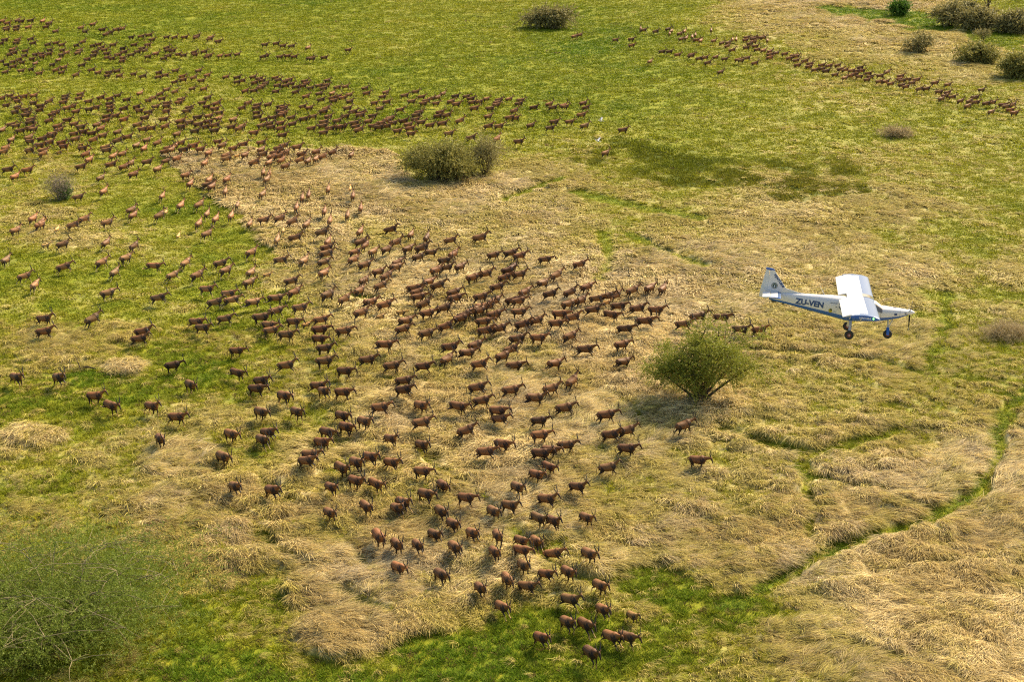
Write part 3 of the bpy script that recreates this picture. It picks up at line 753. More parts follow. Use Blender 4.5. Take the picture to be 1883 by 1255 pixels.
for sgn in (-1, 1): 
    letters('maker_lettering', 'VENTURA', .185, on_fin(-7.03, 1.09, math.radians(-52), sgn), NAVY, fin, .006, .2)
    P = [(-6.76 + .055*(1 if k % 2 == 0 else .42)*math.sin(k*math.pi/5), .78 + .055*(1 if k % 2 == 0 else .42)*math.cos(k*math.pi/5)) for k in range(10)]
    obj('star_mark', mesh_np('star_mark', [(a, sgn*.050, b) for a, b in P], [list(range(10))]), NAVY, fin)
    obj('fin_badge', mesh_np('fin_badge', [(a, sgn*.050, b) for a, b in disc(-7.22, .80, .16)], [list(range(24))]), BADGE_G, fin)
    ring = [(a, sgn*.053, b) for a, b in disc(-7.22, .80, .13)] + [(a, sgn*.053, b) for a, b in disc(-7.22, .80, .115)]
    obj('badge_ring', mesh_np('badge_ring', ring, [[i, (i+1) % 24, 24+(i+1) % 24, 24+i] for i in range(24)]), LETTER_W, fin)
    obj('badge_mark', mesh_np('badge_mark', [(a, sgn*.054, b) for a, b in [(-7.19, .90), (-7.22, .84), (-7.18, .80), (-7.22, .73), (-7.26, .70), (-7.245, .76), (-7.25, .81), (-7.22, .86)]], [list(range(8))]), LETTER_W, fin)
for sgn, w in ((-1, wing_r), (1, wing_l)):
    def fn(u, v, s=sgn):
        if s > 0: u = -u
        return -2.90 + u, np.full_like(u, s*5.156), .615 + v
    letters('wingtip_lettering', 'VENTURA', .125, fn, LETTER_W, w, .004, .25)
# spinner, propeller
def revolve(name, prof_, m, parent, axis='X', loc=(0, 0, 0), n=24):
    V, Fs = [], []
    for (a, r) in prof_:
        for k in range(n):
            t = 2*math.pi*k/n
            V.append((a, r*math.cos(t), r*math.sin(t)) if axis == 'X' else (r*math.cos(t), a, r*math.sin(t)))
    for i in range(len(prof_)-1):
        for k in range(n): Fs.append((i*n+k, i*n+(k+1) % n, (i+1)*n+(k+1) % n, (i+1)*n+k))
    Fs.append(tuple(range(n))); Fs.append(tuple((len(prof_)-1)*n + k for k in range(n-1, -1, -1)))
    me = mesh_np(name, V, Fs, True); bm = bmesh.new(); bm.from_mesh(me); bmesh.ops.remove_doubles(bm, verts=bm.verts, dist=1e-5)
    bmesh.ops.recalc_face_normals(bm, faces=bm.faces); bm.to_mesh(me); bm.free(); sharpen(me)
    return obj(name, me, m, parent, loc)
prop = revolve('spinner', [(-.37, .15), (-.30, .15), (-.2, .125), (-.1, .075), (-.03, .03), (0, .004)], WHITE, plane, loc=(-.03, 0, 0))
for ang in (318, 198, 78):
    a = math.radians(ang); ra = np.array([0, math.sin(a), math.cos(a)]); ta = np.array([0, math.cos(a), -math.sin(a)]); secs = []
    for r_, ch, tw in ((.10, .07, 60), (.2, .10, 50), (.4, .13, 34), (.62, .115, 24), (.80, .085, 18), (.90, .05, 15)):
        tw = math.radians(tw); d = ta*math.cos(tw) + np.array([1, 0, 0])*math.sin(tw); nrm = -ta*math.sin(tw) + np.array([1, 0, 0])*math.cos(tw); c = ra*r_ + np.array([-.27, 0, 0])
        secs.append([c + d*ch*.5, c + nrm*.012 + d*ch*.15, c - d*ch*.5, c - nrm*.006])
    b_ = lofted('propeller_blade', secs, [BLACK, LETTER_W], prop, lambda i, j: 1 if i in (4, -2) else 0)
# landing gear
def wheel(name, x, y, z, r, w, sgn):
    t = revolve(name, [(-w/2, r*.42), (-w/2, r*.82), (-w*.32, r*.97), (0, r), (w*.32, r*.97), (w/2, r*.82), (w/2, r*.42)], RUBBER, plane, 'Y', (x, y, z), 28)
    rm = revolve('rim', [(-w*.54, r*.16), (-w*.50, r*.40), (w*.50, r*.40), (w*.54, r*.16)], RIM, t, 'Y', (0, 0, 0), 20)
    revolve('hub_cap', [(-w*.60, r*.10), (-w*.55, r*.14), (w*.55, r*.14), (w*.60, r*.10)], GREYM, rm, 'Y', (0, 0, 0), 12)
for sgn in (1, -1):
    wheel('main_wheel', -3.27, sgn*1.0, -1.24, .235, .17, sgn)
    P = [(-3.22, sgn*.30, -.62), (-3.24, sgn*.62, -.86), (-3.26, sgn*.86, -1.18)]; secs = [[(x+.07, y, z+.02), (x-.07, y, z+.02), (x-.07, y, z-.02), (x+.07, y, z-.02)] for x, y, z in P]
    lofted('gear_leg', secs, GREYM, plane)
wheel('nose_wheel', -1.28, 0, -1.245, .235, .16, 1)
V, Q = tube_np([(np.array([(-1.34, 0, -.40), (-1.30, 0, -.92)]), np.array([.05, .05])), (np.array([(-1.10, .05, -.42), (-1.26, .05, -.86)]), np.array([.022, .022])), (np.array([(-1.10, -.05, -.42), (-1.26, -.05, -.86)]), np.array([.022, .022]))])
obj('nose_strut', mesh_np('nose_strut', V, Q, True), GREYM, plane)
for sgn in (1, -1):
    lofted('nose_fork', [[(x+.07, sgn*y, z), (x-.07, sgn*y, z), (x-.07, sgn*(y+.03), z), (x+.07, sgn*(y+.03), z)] for x, y, z in ((-1.30, .02, -.88), (-1.29, .10, -1.0), (-1.28, .10, -1.27))], BLUE, plane)
V, Q = tube_np([(np.array([(-4.62, 0, .50), (-4.78, .05, .72), (-4.92, .10, .98)]), np.array([.012, .010, .006])), (np.array([(-4.78, 0, .66), (-4.64, -.12, .94)]), np.array([.009, .005]))])
obj('antenna', mesh_np('antenna', V, Q, True), LETTER_W, plane)
slab('tail_skid', [(-7.05, .0), (-7.32, .05), (-7.32, -.06), (-7.08, -.09)], .06, BLACK, plane)
# ------------------------------------------------------------------ the antelope herd
def coat_material():
    m = bpy.data.materials.new('antelope_coat'); m.use_nodes = True; t = NT(m); b = t.n['Principled BSDF']
    a = t.new('ShaderNodeAttribute', attribute_name='coat'); oi = t.new('ShaderNodeObjectInfo')
    tc = t.new('ShaderNodeTexCoord'); no = t.new('ShaderNodeTexNoise'); no.inputs['Scale'].default_value = 6; no.inputs['Detail'].default_value = 4
    t.link(tc.outputs['Object'], no.inputs['Vector'])
    mr = t.new('ShaderNodeMapRange'); mr.inputs['To Min'].default_value = .78; mr.inputs['To Max'].default_value = 1.2; t.link(no.outputs['Fac'], mr.inputs['Value'])
    c = t.mix(1.0, a.outputs['Color'], oi.outputs['Color'], 'MULTIPLY'); cb = t.new('ShaderNodeCombineColor')
    for i in range(3): t.link(mr.outputs[0], cb.inputs[i])
    t.link(t.mix(1.0, c, cb.outputs[0], 'MULTIPLY'), b.inputs['Base Color'])
    b.inputs['Roughness'].default_value = .55; b.inputs['Specular IOR Level'].default_value = .2
    return m
M_COAT = coat_material()
M_HORN = paint('ringed_horn', (.035, .028, .022), .5, .2, 20)
def ring_loft(path, K=14):
    """path rows: x, y, z, sideways radius, up radius; returns closed loft"""
    P = np.array([p[:3] for p in path], float); T = np.gradient(P, axis=0); T /= np.linalg.norm(T, axis=1)[:, None]
    V, Fs = [], []; side = np.array([0, 1., 0])
    for i, p in enumerate(path):
        s = side - T[i]*T[i][1]; s /= np.linalg.norm(s); u = np.cross(T[i], s)
        for k in range(K):
            a = 2*math.pi*k/K; V.append(P[i] + s*math.cos(a)*p[3] + u*math.sin(a)*p[4])
    n = len(path)
    for i in range(n-1):
        for k in range(K): Fs.append((i*K+k, i*K+(k+1) % K, (i+1)*K+(k+1) % K, (i+1)*K+k))
    Fs.append(tuple(range(K-1, -1, -1))); Fs.append(tuple((n-1)*K+k for k in range(K)))
    return V, Fs
def leg_pts(top, a1, l1, a2, l2):
    a1, a2 = math.radians(a1), math.radians(a2)
    p1 = (top[0] + l1*math.sin(a1), top[1]*.92, top[2] - l1*math.cos(a1)); p2 = (p1[0] + l2*math.sin(a2), p1[1]*.97, p1[2] - l2*math.cos(a2))
    a3 = a2 + math.radians(12 if a2 > -.5 else -15); p3 = (p2[0] + .075*math.sin(a3) + .015, p2[1], p2[2] - .075*math.cos(a3))
    return p1, p2, p3
def rot2(p, c, a):
    ca, sa = math.cos(a), math.sin(a); x, z = p[0]-c[0], p[2]-c[1]; return (c[0] + x*ca - z*sa, p[1], c[1] + x*sa + z*ca)
CHEST, SLATE, OCHRE, FACE = (.175, .076, .023), (.020, .015, .013), (.46, .29, .10), (.030, .021, .015)
def seg_d(V, a, b):
    a, b = np.array(a), np.array(b); d = b-a; t = np.clip(((V-a)@d)/(d@d), 0, 1); return np.linalg.norm(V - a - t[:, None]*d, axis=1), t
def antelope(name, pose, neck, voxel, dec=None):
    LF, RF, LH, RH, pitch, dz = pose; na = math.radians(neck); nb = (.48, 1.06)
    parts = []; segs = []
    parts.append(ring_loft([(-.80, 0, .93, .02, .03), (-.76, 0, .93, .10, .13), (-.64, 0, .935, .215, .235), (-.42, 0, .935, .24, .26), (-.10, 0, .925, .26, .285),
                            (.14, 0, .94, .255, .305), (.34, 0, .99, .23, .33), (.48, 0, 1.04, .18, .265), (.57, 0, 1.07, .11, .17), (.61, 0, 1.08, .04, .07)], 16))
    nk = [(.40, 0, 1.09, .12, .20), (.56, 0, 1.20, .095, .145), (.69, 0, 1.34, .07, .105), (.78, 0, 1.45, .062, .085), (.82, 0, 1.50, .04, .05)]
    hd = [(.755, 0, 1.50, .04, .05), (.82, 0, 1.485, .068, .085), (.91, 0, 1.41, .062, .078), (1.01, 0, 1.29, .046, .054), (1.09, 0, 1.19, .042, .046), (1.125, 0, 1.145, .02, .022)]
    pol = rot2((.80, 0, 1.48), nb, na); pol = (pol[0], pol[2])
    R = lambda q: (*rot2(q, nb, na), *q[3:])
    RH_ = lambda q: (*rot2(rot2(q, nb, na), pol, -.55*na), *q[3:])
    nk = [nk[0]] + [R(q) for q in nk[1:]]; hd = [RH_(q) for q in hd]
    parts += [ring_loft(nk, 12), ring_loft(hd, 12)]
    for s in (1, -1):
        parts.append(ring_loft([RH_(q) for q in [(.79, s*.045, 1.50, .03, .022), (.77, s*.10, 1.535, .034, .02), (.735, s*.19, 1.57, .012, .01)]], 8))
    parts.append(ring_loft([(-.76, 0, 1.03, .035, .035), (-.86, 0, .96, .024, .024), (-.93, 0, .78, .02, .02), (-.95, 0, .60, .036, .036), (-.955, 0, .48, .012, .012)], 8))
    for (a1, a2), s in ((LF, 1), (RF, -1)):
        sh, el = (.36, s*.115, .98), (.33, s*.125, .74); p1, p2, p3 = leg_pts(el, a1, .345, a2, .29)
        parts.append(ring_loft([(*sh, .09, .15), (*el, .072, .095), (*[el[i]*.6 + p1[i]*.4 for i in range(3)], .046, .058), (*p1, .042, .042), (*[p1[i]*.5+p2[i]*.5 for i in range(3)], .029, .029), (*p2, .033, .033), (*p3, .037, .037)], 10))
        segs += [('up', sh, p1), ('low', p1, p3)]
    for (b1, b2), s in ((LH, 1), (RH, -1)):
        hp, st = (-.52, s*.10, .93), (-.45, s*.13, .70); p1, p2, p3 = leg_pts(st, b1, .36, b2, .33)
        parts.append(ring_loft([(*hp, .115, .19), (*st, .085, .125), (*[st[i]*.55 + p1[i]*.45 for i in range(3)], .05, .065), (*p1, .040, .044), (*[p1[i]*.5+p2[i]*.5 for i in range(3)], .031, .031), (*p2, .034, .034), (*p3, .037, .037)], 10))
        segs += [('up', (-.50, s*.13, .86), p1), ('low', p1, p3)]
    V, Fs = [], []
    for v, f in parts:
        o = len(V); V += list(v); Fs += [[q+o for q in ff] for ff in f]
    me = mesh_np(name, V, Fs); o = bpy.data.objects.new('temporary', me); COL.objects.link(o)
    bm = bmesh.new(); bm.from_mesh(me); bmesh.ops.recalc_face_normals(bm, faces=bm.faces); bm.to_mesh(me); bm.free()
    md = o.modifiers.new('remesh', 'REMESH'); md.mode = 'VOXEL'; md.voxel_size = voxel
    sm = o.modifiers.new('smooth', 'SMOOTH'); sm.factor = .5; sm.iterations = 2
    if dec: dm = o.modifiers.new('decimate', 'DECIMATE'); dm.ratio = dec
    dg = bpy.context.evaluated_depsgraph_get(); dg.update()
    out = bpy.data.meshes.new_from_object(o.evaluated_get(dg)); out.name = name; bpy.data.objects.remove(o)
    n = len(out.vertices); co = np.zeros(n*3, np.float32); out.vertices.foreach_get('co', co); co = co.reshape(-1, 3).astype(float)
    # coat: chestnut body, slate patches on the upper legs, ochre lower legs, dark face and tail tuft
    c = np.tile(np.array(CHEST), (n, 1))
    def blend(w, col): nonlocal c; c = c*(1-w[:, None]) + np.array(col)*w[:, None]
    for kind, a, b in segs:
        d, t = seg_d(co, a, b)
        if kind == 'up': blend((1 - sstep(.15, .24, d + .05*np.sin(co[:, 0]*23 + co[:, 2]*17)))*.92, SLATE)
    for kind, a, b in segs:
        d, t = seg_d(co, a, b)
        if kind == 'low': blend((1 - sstep(.06, .09, d))*sstep(0, .25, t)*.95, OCHRE); blend((1 - sstep(.05, .07, d))*sstep(.9, .97, t), FACE)
    d, t = seg_d(co, hd[1][:3], hd[-1][:3]); blend((1 - sstep(.10, .14, d))*sstep(.0, .25, t)*.9, FACE)
    d, t = seg_d(co, (-.93, 0, .70), (-.955, 0, .46)); blend(1 - sstep(.06, .10, d), FACE)
    # horns
    hs = []
    for s in (1, -1):
        hp = [RH_(q) for q in [(.775, s*.042, 1.52, .034, .034), (.755, s*.07, 1.62, .033, .033), (.70, s*.11, 1.73, .030, .030), (.645, s*.14, 1.85, .026, .026), (.62, s*.14, 1.96, .018, .018), (.63, s*.125, 2.05, .007, .007)]]
        hs.append(ring_loft(hp, 8))
    pa = math.radians(pitch); cen = (0, .9)
    def fin_(P):
        P = np.asarray(P, float); x, z = P[:, 0]-cen[0], P[:, 2]-cen[1]
        return np.stack([cen[0] + x*math.cos(pa) - z*math.sin(pa), P[:, 1], cen[1] + x*math.sin(pa) + z*math.cos(pa) + dz], 1)
    co = fin_(co); out.vertices.foreach_set('co', co.astype(np.float32).ravel())
    set_attr(out, 'coat', 'FLOAT_COLOR', np.concatenate([c, np.ones((n, 1))], 1)); out.materials.clear(); out.materials.append(M_COAT)
    out.polygons.foreach_set('use_smooth', np.ones(len(out.polygons), bool)); out.update()
    hm = []
    for v, f in hs:
        h = mesh_np('horn', fin_(v), f, True); h.materials.append(M_HORN); hm.append(h)
    return out, hm
POSES = [((18, 8), (-14, -42), (-28, 22), (-55, -22), 1, -.02),
         ((62, 55), (44, 30), (-72, -62), (-58, -46), 2, -.12),
         ((-22, -70), (-8, -58), (8, 42), (-4, 30), -1, -.05),
         ((34, 28), (2, -4), (-58, -72), (-68, -84), -7, -.03),
         ((58, -24), (46, -44), (-52, -44), (-36, -24), 8, -.05),
         ((-18, -44), (26, 14), (-56, -26), (-22, 18), 2, -.02),
         ((5, 0), (42, -24), (-38, 4), (-60, -40), 3, -.02)]
RUN = []
for i, p in enumerate(POSES):
    RUN.append(antelope('antelope_running', p, -6 - 3*(i % 3), .021)); RUN.append(antelope('antelope_running', p, -20 - 7*(i % 3), .021))
FARM = [antelope('antelope_far', p, -3, .03, .16) for p in (POSES[0], POSES[1], POSES[2], POSES[4], POSES[5], POSES[6])]
TILES = {
(314,836): "580,40,-20 710,365,-30 1125,420,-20 1770,370,-25 1755,660,-30 1500,75,-5 1545,15,0",
(628,836): "0,165,-20 320,40,-15 165,110,-25 160,300,-15 380,330,-15 555,105,-10 895,195,0 1120,355,-30 935,460,-15 1380,495,-5 270,600,-30 615,615,-30 680,540,-20 1100,630,-35 1230,755,-30 1030,890,-25 1445,875,-35 410,920,-40 610,1005,-40 840,1010,-40 1250,1050,-35 1725,920,-50 1680,650,-30 1860,615,-10 1690,1120,-40 630,1265,-25 1595,15,5",
(942,836): "320,20,0 405,155,-15 270,230,-15 60,380,-25 385,505,-5 1060,155,10 720,370,-5 290,715,-15 455,770,-25 820,710,-20 100,965,-20 265,960,-35 110,1075,-10 455,1105,0 850,1105,-25 125,1235,-35",
(628,1045): "1100,85,-30 1530,255,-40 1770,430,-30 1830,160,-45",
(942,1045): "375,80,-15 615,65,-30 165,215,-5 970,205,-25 640,350,-10 1000,465,-35 1330,545,-25,s 610,610,-35 810,625,-30 1095,755,-20 1275,775,-15 320,780,-30 870,955,-35",
(0,627): "185,415,-15 650,415,-20 1050,620,5 1225,725,-10 1680,735,-10 1770,1100,-45",
(314,627): "25,275,15 730,110,5 735,360,-5 1275,265,10 1700,85,10 1700,225,10 220,490,-25 1000,450,-5 950,540,0 1255,620,-15 1000,795,-15 1395,800,-20 70,850,0 1630,490,0 1690,570,-25 670,1035,-15 1075,1015,-10 1010,1090,-25 1730,1010,-10 1670,1140,-5",
(628,627): "480,50,10 290,215,10 560,285,10 1200,75,5 1480,50,20 1390,140,15 1165,205,30 905,295,5 1525,255,5 690,435,10 690,545,0 20,590,0 40,345,0 10,825,-15 55,965,-15 1500,535,5 1550,670,10 430,745,5 880,735,-15 1290,735,0 255,900,-15 890,985,10 1375,1005,15 1730,830,0 1750,885,0 545,1105,-15 890,1165,-20 1780,1145,-5 1780,175,20",
(942,627): "30,265,10 -10,110,15 810,90,5 1210,50,15 1225,235,20 470,275,20 430,530,15 660,465,35 -10,565,10 255,645,10 580,745,10 1040,830,10 300,895,5 310,1050,10 1270,1005,15 1090,1040,0 600,1165,5 1270,1205,0 420,1215,0",
(1256,627): "10,955,20 168,1326,0",
(0,418): "170,35,20 630,25,30,c 505,205,10,c 695,190,15 1170,165,30 1480,205,25 65,360,30 1390,335,20 1125,390,20 705,435,10 1265,490,30 270,540,15 385,640,35 1700,425,5 1190,725,15 1750,775,5 490,1015,5 490,1155,10 1020,1010,25 1580,1155,10 1540,1235,10 445,-30,20",
(314,418): "85,95,35,c 400,75,20 1175,140,50 1240,40,70,c 1375,105,10 1670,60,10 1735,165,40 1725,225,10 1720,280,10 1690,375,15 890,280,20 1215,350,5 1470,370,30 165,385,25 550,400,10 295,530,20 610,475,20 885,500,30 865,605,20 1065,535,10,c 1335,595,10 1690,500,25 20,520,20 400,685,0 640,735,0 675,790,10 490,830,10 910,825,15 1160,785,10 1365,715,20 1735,745,20 1165,920,15 1000,995,10 1430,890,10 1090,1080,0 1110,1140,10 1360,1050,0 1660,1020,10 1500,1080,20,c 1650,1135,10 285,1035,0 355,1115,0 600,1015,10 1280,1195,5 1640,1235,0",
(628,418): "205,55,40 215,165,15 265,200,30 545,25,5 600,165,15 765,85,40 940,105,50 1205,140,10 1530,105,10 150,265,15 350,270,25 500,245,20 735,235,20 890,230,10 990,280,10 135,350,20 260,415,15 850,335,15 620,385,20 600,450,15 410,490,15 500,530,20 1235,300,25 1140,370,5 1310,440,20 1045,475,20 1160,450,10 1680,310,10 250,585,25 435,640,15 965,600,20 1065,640,10 810,660,5 835,710,15 200,700,25 850,775,10 35,805,20 320,825,15 480,860,15 910,850,15 1240,720,15 1255,785,10 1540,770,10 1720,665,10 1590,505,10 1450,555,15 1800,555,10 1840,480,10 220,940,20 430,985,20,c 660,945,10,c 1130,890,15 950,950,15 1690,810,20 1560,880,15 1620,870,20 1520,920,20 1450,940,20 1360,965,15 1320,1030,15 1690,970,15 1570,1040,10 710,1035,20 680,1125,15 1150,1095,15 940,1175,15 30,1150,10 1590,1140,5 1740,1110,15",
(942,418): "-15,285,10 85,315,10 365,365,5 745,405,10 0,450,30 80,520,10 490,525,20 340,620,20 140,705,20 420,740,10 640,720,15 825,670,15 1330,695,15 1520,665,25 1660,680,40 1140,750,20 930,780,5 1050,760,10 620,845,15 755,810,20 1045,835,10,c 70,830,10 10,805,5 80,930,10 530,960,5 895,915,10 1175,870,5 1385,890,10 1590,915,5 1095,970,0 670,995,10 490,1065,5 265,1030,15 120,1075,10 1470,1030,5 1250,1110,5 640,1210,20 290,1225,5 60,1235,10",
(1256,418): "10,1075,5 170,985,10 430,1000,0 640,1130,0 845,1130,5",
(0,209): "285,15,5 580,15,5 340,60,5 545,75,10 745,70,5 125,115,5 180,135,5 335,100,5 25,180,20 230,190,5 340,155,10 370,170,10 640,140,10 655,180,10 820,115,10 895,145,5 580,225,5 550,250,5 320,265,15 125,290,20 335,305,0 470,270,10 440,350,0 545,310,10 680,315,5 705,365,0 820,225,5 920,200,0 835,280,10 1015,220,5 1035,285,10 1070,125,15 1170,75,10 1115,165,15 1135,240,10 1180,25,5 1275,25,5 1370,65,10 1300,205,15 1410,255,10 1300,295,10 1520,115,10 1600,45,10 1580,170,5 1670,155,5 1810,65,5 1825,140,10 1620,290,15 1740,320,15 1505,350,20 1590,385,25 65,370,15 40,420,10 330,405,0 480,405,10 480,445,15 655,430,0,c 895,345,0,c 915,385,0 1165,365,10 1180,405,5 950,445,15 985,510,20 895,585,10 1250,470,20 1350,445,15 1820,420,10 1860,380,10 1225,555,10 1365,580,15 1440,550,20 1625,535,10 1830,525,15 1740,610,20 1475,670,15 1110,705,20 90,610,5 305,620,10 165,695,20 1145,860,25 865,920,10 1790,905,35 1450,1065,20 1470,1115,25 1760,1120,20 1830,1085,40,c 365,1160,25 455,1210,35 930,1155,15 1185,1200,15 810,1230,10",
(314,209): "110,85,10 210,95,5 300,40,5 420,25,10 420,90,5 530,50,15 310,120,5 390,145,0 490,125,5 120,145,0 270,195,5 70,225,15 485,185,5 690,65,15 670,150,5 790,140,15 760,165,10 920,210,5 960,30,5 1030,65,5 1130,45,5 1090,105,10 1000,130,10 1110,150,5 1210,105,5 1220,165,5 1335,45,10 1345,115,10 1470,60,5 1570,35,5 1225,10,0 1555,165,5 1690,85,5 1740,35,10 1680,135,5 1760,155,5 1840,80,10 1690,210,5 1865,150,5 1235,240,5 520,310,0 570,345,15 110,325,10 40,360,20 10,400,20 145,395,5 250,350,5 330,390,10 420,435,20 70,490,15 375,550,25 690,380,10 800,340,5 1000,320,10 1000,400,20 610,465,15 620,505,10 820,455,20 735,465,10,c 1020,450,10 925,535,10 1085,540,25 1250,350,10 1195,390,5 1160,435,5 1190,470,10 1225,510,20 1120,490,15 1395,370,10 1450,445,10 1430,505,10 1515,515,30 1610,425,15 1680,470,15 1790,425,15 1600,505,30 1270,585,15 1265,450,15 1020,655,70 1085,670,70 1060,735,30 165,680,15 215,775,30 425,730,30 415,785,10 455,805,25 620,725,25 600,865,80 1015,890,30 1735,840,85 1520,900,85 1450,940,70 1385,1015,60 1695,1085,80 110,1005,30 315,1000,20 735,1025,50 400,1110,40 495,1155,35 665,1130,45 310,1215,35 870,1210,40 1030,1175,10 1205,1155,15 1345,1190,15 1500,1225,30 1755,1200,60",
(628,209): "45,30,5 15,140,5 210,10,5 345,25,5 145,105,5 160,145,5 195,175,10 300,85,10 350,135,5 415,150,5 440,105,5 540,50,10 510,75,5 570,100,5 500,130,5 620,190,5 690,80,5 740,120,10 760,165,5 770,220,0 820,65,5 880,95,5 980,130,5 1115,105,5 1065,20,5 1165,15,5 825,10,5 1310,75,10 1620,30,10 1625,135,5 1740,140,5 1860,45,5 1190,220,5 1430,265,5 1715,275,20 110,460,30 95,840,80,c 125,910,85 210,1045,80 65,1120,75",
(942,209): "35,50,5 205,130,10 465,90,5 635,90,5 420,160,0 800,135,10 765,15,5 1225,180,5 1030,435,15 75,310,0",
(0,0): "25,230,10 85,255,5 195,220,10 235,235,5 340,220,5 470,230,15 545,255,10 510,295,5 615,345,10 70,300,5 75,325,5 185,295,5 180,325,5 315,300,10 895,305,10 1025,265,10 940,345,0 1130,325,5 1285,325,5 1350,310,10 1170,375,10 1215,360,5 1450,410,0 1560,395,5 1645,380,5 1840,410,5 1680,435,5 55,440,5 195,440,10 180,470,5 340,430,5 365,475,5 10,480,5 530,490,5 620,475,5 685,495,5 845,500,0 915,460,10 1025,505,0 1090,490,5 1120,525,5 1250,495,5 1355,530,0 1480,490,5 1630,490,5 1840,525,5 140,540,10 110,600,5 155,575,5 280,565,5 275,615,0 390,605,0 460,590,0 550,550,0 465,620,0 545,595,0 690,555,0 735,575,10 680,605,0 880,550,10 860,585,10 645,660,15 355,650,0 1050,570,5 1035,610,5 1155,550,5 1180,590,0 1185,630,0 1240,645,0 1300,600,5 1370,575,5 965,655,5 1355,640,0 1350,675,0 1450,605,5 1520,570,5 1570,535,5 1600,555,10 1635,625,5 1720,590,10 1810,640,5 1860,615,5 1860,555,5 20,680,0 75,710,0 145,685,0 215,655,0 245,690,0 150,735,5 390,700,15 580,715,0 905,720,5 60,795,10 235,780,5 345,765,0 435,810,5 620,770,10 705,745,10 680,800,10 840,825,10 1015,770,5 1085,800,10 1205,800,5 1295,785,10 1185,835,0 1320,830,10 1475,820,0 1580,840,5 1755,800,0 1750,850,5 1825,825,5 1545,1030,15 1840,990,10 1770,1035,10 20,1085,10 115,1060,0 165,1085,0 265,1065,5 375,1055,10 195,1115,0 70,1165,0 200,1185,0 370,1140,0 545,1115,10 450,1170,5 440,1215,5 280,1215,0 170,1235,0 725,1055,5 720,1090,0 700,1130,5 890,1040,10 870,1080,5 1115,1075,5 980,1120,5 1300,1055,10 1215,1090,5 1400,1095,5 1210,1140,0 1215,1180,0 1220,1220,0 1370,1195,5 1510,1180,0 1540,1220,0 1640,1110,0 1690,1075,10 1790,1090,5 1840,1140,0 1840,1175,0 1720,1175,10 1840,1230,0 740,1190,10 800,1175,10 840,1230,10 985,1205,5 1055,1190,5 620,1240,5 310,1245,0 1640,1235,5",
(314,0): "45,410,5 155,410,5 280,410,10 290,395,5 430,430,5 445,410,10 525,455,5 20,560,5 85,595,0 145,605,0 260,575,5 270,600,0 370,570,5 400,630,5 425,610,5 545,615,10 635,605,5 735,600,10 1040,490,5 1165,480,5 1240,505,5 1335,510,5 1515,520,15 1020,625,5 1055,615,5 1205,625,5 1290,615,5 1365,625,5 1535,635,5 1560,645,5 1695,630,5 55,780,5 310,780,10 130,845,5 255,855,10 405,830,10 140,880,5 340,890,5 45,905,5 610,845,10 735,855,5 735,905,5 790,890,5 910,850,10 980,870,5 930,910,5 1010,890,5 1050,920,10 1010,945,5 990,970,5 920,995,5 1155,860,5 1190,880,5 1265,900,0 1310,880,5 1180,945,5 1270,940,5 1330,925,5 1380,955,5 1480,890,5 1500,920,5 1460,945,5 1545,970,5 1160,1005,5 825,1005,10 240,980,10 365,975,10 50,1010,10 410,1080,10 120,1095,10 90,1130,5 350,1135,5 510,1140,10 400,1180,0 490,1200,5 210,1190,5 180,1220,5 855,1130,10 790,1190,5 945,1185,5 1075,1155,10 960,1160,5 1210,1180,5 1250,1190,5 1210,1220,5 1380,1015,5 1495,1065,10 1640,1035,10 1730,885,10 1640,940,5 1720,940,5 1690,975,5 1840,965,5 1780,1030,15 1660,1100,5 1785,1080,5 1800,1110,5 1850,1065,5 1460,1175,0 1530,1190,10 1720,1195,10 1690,1230,5 540,1240,0 950,1240,0 1250,1245,5",
(628,0): "75,550,5 45,950,10 260,975,10 280,1030,5 85,1045,10 15,1075,5 95,1120,10 490,1020,10 455,1070,5 500,1120,5 365,1140,0 425,1200,10 650,1205,5 70,1195,5 130,1235,5 700,1055,5 820,1015,5 885,1070,5 775,1120,5 1120,1035,15 1060,1075,15 990,1090,10 940,1110,5 905,1140,5 1045,1140,5 1260,1055,5 1380,1065,5 1430,1090,5 1210,1115,10 1270,1150,5 1445,1130,5 1600,1090,10 1520,1125,5 1740,1095,5 1720,1130,10 1710,1155,5 1640,1195,5 1470,1195,5 1850,1095,10 220,1245,0 860,1240,5 1090,1240,5",
(942,0): "95,1105,5 75,1145,5 240,1180,5 410,1150,10 450,1180,5 565,1165,10 580,1175,5 785,1140,10 815,1185,5 25,1220,10 745,385,10 685,400,10 1140,435,0 1315,430,5 1320,500,5 1450,325,5 1415,315,80 1585,345,0 1720,320,10 1755,340,20 1735,370,70 1850,370,10 1865,430,10 1655,565,0 1735,570,5 1825,605,5 1520,680,15",
(1256,0): "15,340,20 310,335,80 35,415,20 100,400,50 135,385,70 150,435,5 195,450,20 340,450,10 430,475,10 500,470,10 540,440,30 585,430,70 490,505,10 545,550,5 100,600,5 90,615,5 180,645,0 245,635,5 275,690,5 360,630,10 460,650,5 610,660,5 640,665,5 705,635,5 795,695,5 415,795,10 705,410,5 690,440,5 775,410,5 850,415,5 885,415,5 780,430,5 780,460,5 740,480,5 930,450,60 700,525,0 800,510,5 820,540,5 890,555,10 960,560,10 1030,580,10 960,600,5 960,630,5 1125,595,5 1220,610,5 1250,615,5 1175,640,5 1250,665,5 1350,670,5 1400,700,5 1390,735,5 1265,720,5 1530,720,5 1455,765,5 1535,760,5 1580,785,5 1615,725,5 1710,720,5 1740,765,5 1790,770,5 1680,825,5 1785,860,10 1850,835,5 1860,780,5",
